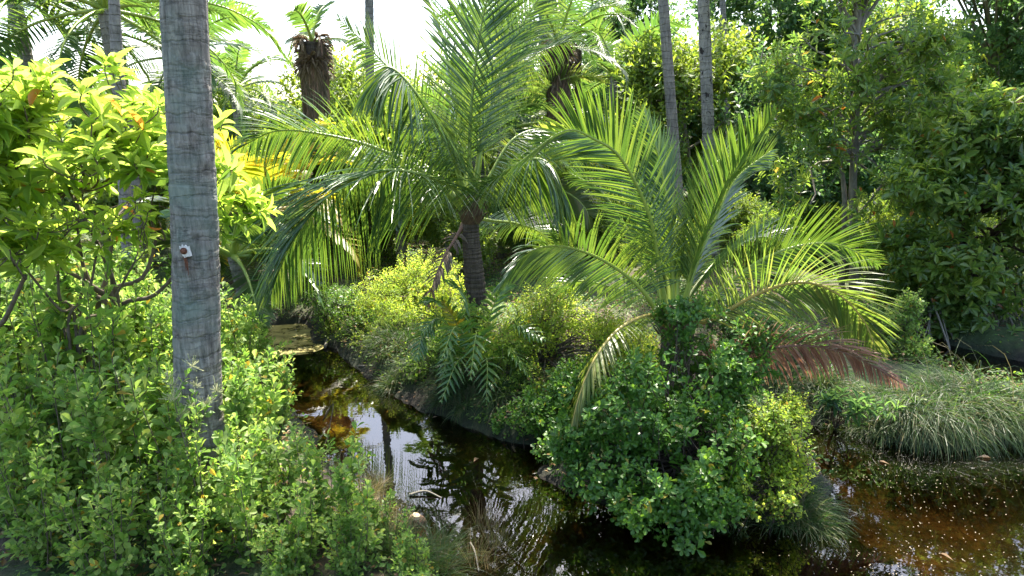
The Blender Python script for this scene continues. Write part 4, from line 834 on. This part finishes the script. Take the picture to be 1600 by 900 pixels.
tag(mb.build('leaf_litter', M['litter']), 'brown fallen leaves strewn over mud and stream bed', 'leaf litter', kind='stuff')
# floating specks on the right channel
M['float'] = plain('floating_flake', (.30, .25, .16), .7, (.14, .11, .06), 80)
n = 900; ppx = r.uniform(1180, 1600, n); ppy = r.uniform(640, 900, n); kk = r.random(n) < np.exp(-((ppx - 1400 - (ppy - 760) * .3) / 130) ** 2) + .15; ppx, ppy = ppx[kk], ppy[kk]
pp = np.array([G(a, b) for a, b in zip(ppx, ppy)]); n = len(pp); pp[:, 2] = .004
mb = MB(); leaves(mb, pp, np.stack([r.normal(0, 1, n), r.normal(0, 1, n), np.zeros(n)], 1), UP + r.normal(0, .02, (n, 3)), r.uniform(.006, .018, n), r.uniform(.004, .009, n), T_FAR)
tag(mb.build('floating_flakes', M['float']), 'pale flakes and petals floating on the right channel', 'debris', kind='stuff')
def float_leaf(label, px, py, L, W, mat, a):
    p = G(px, py); p[2] = .008; mb = MB(); leaves(mb, [p], [[math.cos(a), math.sin(a), .02]], [UP], L, W, T_OBO)
    o = mb.build('floating_leaf', M[mat], None, p); tag(o, label, 'leaf')
float_leaf('grey fallen leaf floating below the right grass tussock', 1525, 716, .14, .045, 'frond_grey', .1)
float_leaf('pale leaf floating in the left channel', 740, 723, .09, .04, 'litter', 1.2)
float_leaf('tan leaf floating in the right channel', 1390, 727, .09, .03, 'litter', 2.2)
float_leaf('small tan leaf at the bottom of the right channel', 1490, 878, .1, .03, 'litter', 1.9)
# coconut
cc = G(650, 820); cn = thing('coconut', cc, 'old brown coconut lying half in the water by the near sedge', 'coconut'); mb = MB()
th = np.linspace(0, 2 * np.pi, 21)[:-1]; phs = np.linspace(.05, np.pi - .05, 14)
V = np.array([[cc + np.array([.075 * math.sin(p_) * math.cos(a) * (1 + .07 * math.cos(3 * a)), .06 * math.sin(p_) * math.sin(a), .02 + .06 * math.cos(p_)]) for a in th] for p_ in phs[::-1]])
mb.grid(V, True, True); mb.build('husk', M['fibre'], cn, cc, smooth=True)
mb = MB(); mb.tube([cc + [-.0, -.01, .07], cc + [.005, -.01, .088], cc + [.005, -.01, .092]], [.038, .030, .008], 12); mb.build('cut_face', plain('pale_husk', (.5, .38, .22), .8), cn, cc)
# driftwood
def stick(label, pl_, rad, mat='bark'):
    p = [G(a, b) + UP * z for a, b, z in pl_]; mb = MB(); q = smooth_path(p, 18); mb.tube(q, np.linspace(rad, rad * .4, 18), 7)
    tag(mb.build('driftwood', M[mat], None, p[0], smooth=True), label, 'branch')
stick('curved grey branch arching from the far bank of the left channel', [(508, 545, .02), (520, 525, .12), (545, 512, .22), (570, 508, .2)], .022)
stick('long thin root curving along the islet shore', [(560, 575, .03), (600, 585, .08), (640, 605, .05), (665, 632, .0)], .012)
stick('bleached branch floating in the left channel', [(640, 775, .01), (665, 772, .025), (690, 778, .0)], .012)
stick('dark forked twig in the water beside the left bank', [(505, 660, .02), (522, 655, .16), (512, 690, .05), (505, 700, 0)], .008, 'dark_twig')
stick('pale twig at the bottom of the stream', [(735, 850, .01), (742, 870, .04), (748, 895, .01)], .008)
# algae film
m, nt, out = newmat('algae_film'); tc = nt.nodes.new('ShaderNodeTexCoord'); pb = nt.nodes.new('ShaderNodeBsdfPrincipled')
an = noise(nt, 6, 5, .7, tc.outputs['Object']); nt.links.new(ramp(nt, an, [(.35, (.16, .15, .03)), (.65, (.46, .40, .14))]), pb.inputs['Base Color']); pb.inputs['Roughness'].default_value = .5
tp = nt.nodes.new('ShaderNodeBsdfTransparent'); mx = nt.nodes.new('ShaderNodeMixShader'); nt.links.new(ramp(nt, noise(nt, 3.2, 6, .75, tc.outputs['Object']), [(.40, (0, 0, 0)), (.52, (.9, .9, .9))]), mx.inputs[0])
nt.links.new(tp.outputs[0], mx.inputs[1]); nt.links.new(pb.outputs[0], mx.inputs[2]); nt.links.new(mx.outputs[0], out.inputs[0])
ctr = G(430, 528); mb = MB(); ring = []
for a in np.linspace(0, 6.283, 41)[:-1]:
    rr_ = 1 + .25 * math.sin(3 * a + 1) + .12 * math.sin(7 * a); ring.append(ctr + np.array([math.cos(a) * .95 * rr_, math.sin(a) * 1.25 * rr_, .005]))
mb.add(ring, list(range(40)), [40]); tag(mb.build('algae_film', m), 'yellow-green algae film on the far left channel', 'algae', kind='stuff')
print('polys', sum(len(o.data.polygons) for o in bpy.data.objects if o.type == 'MESH'), 'objects', len(bpy.data.objects))
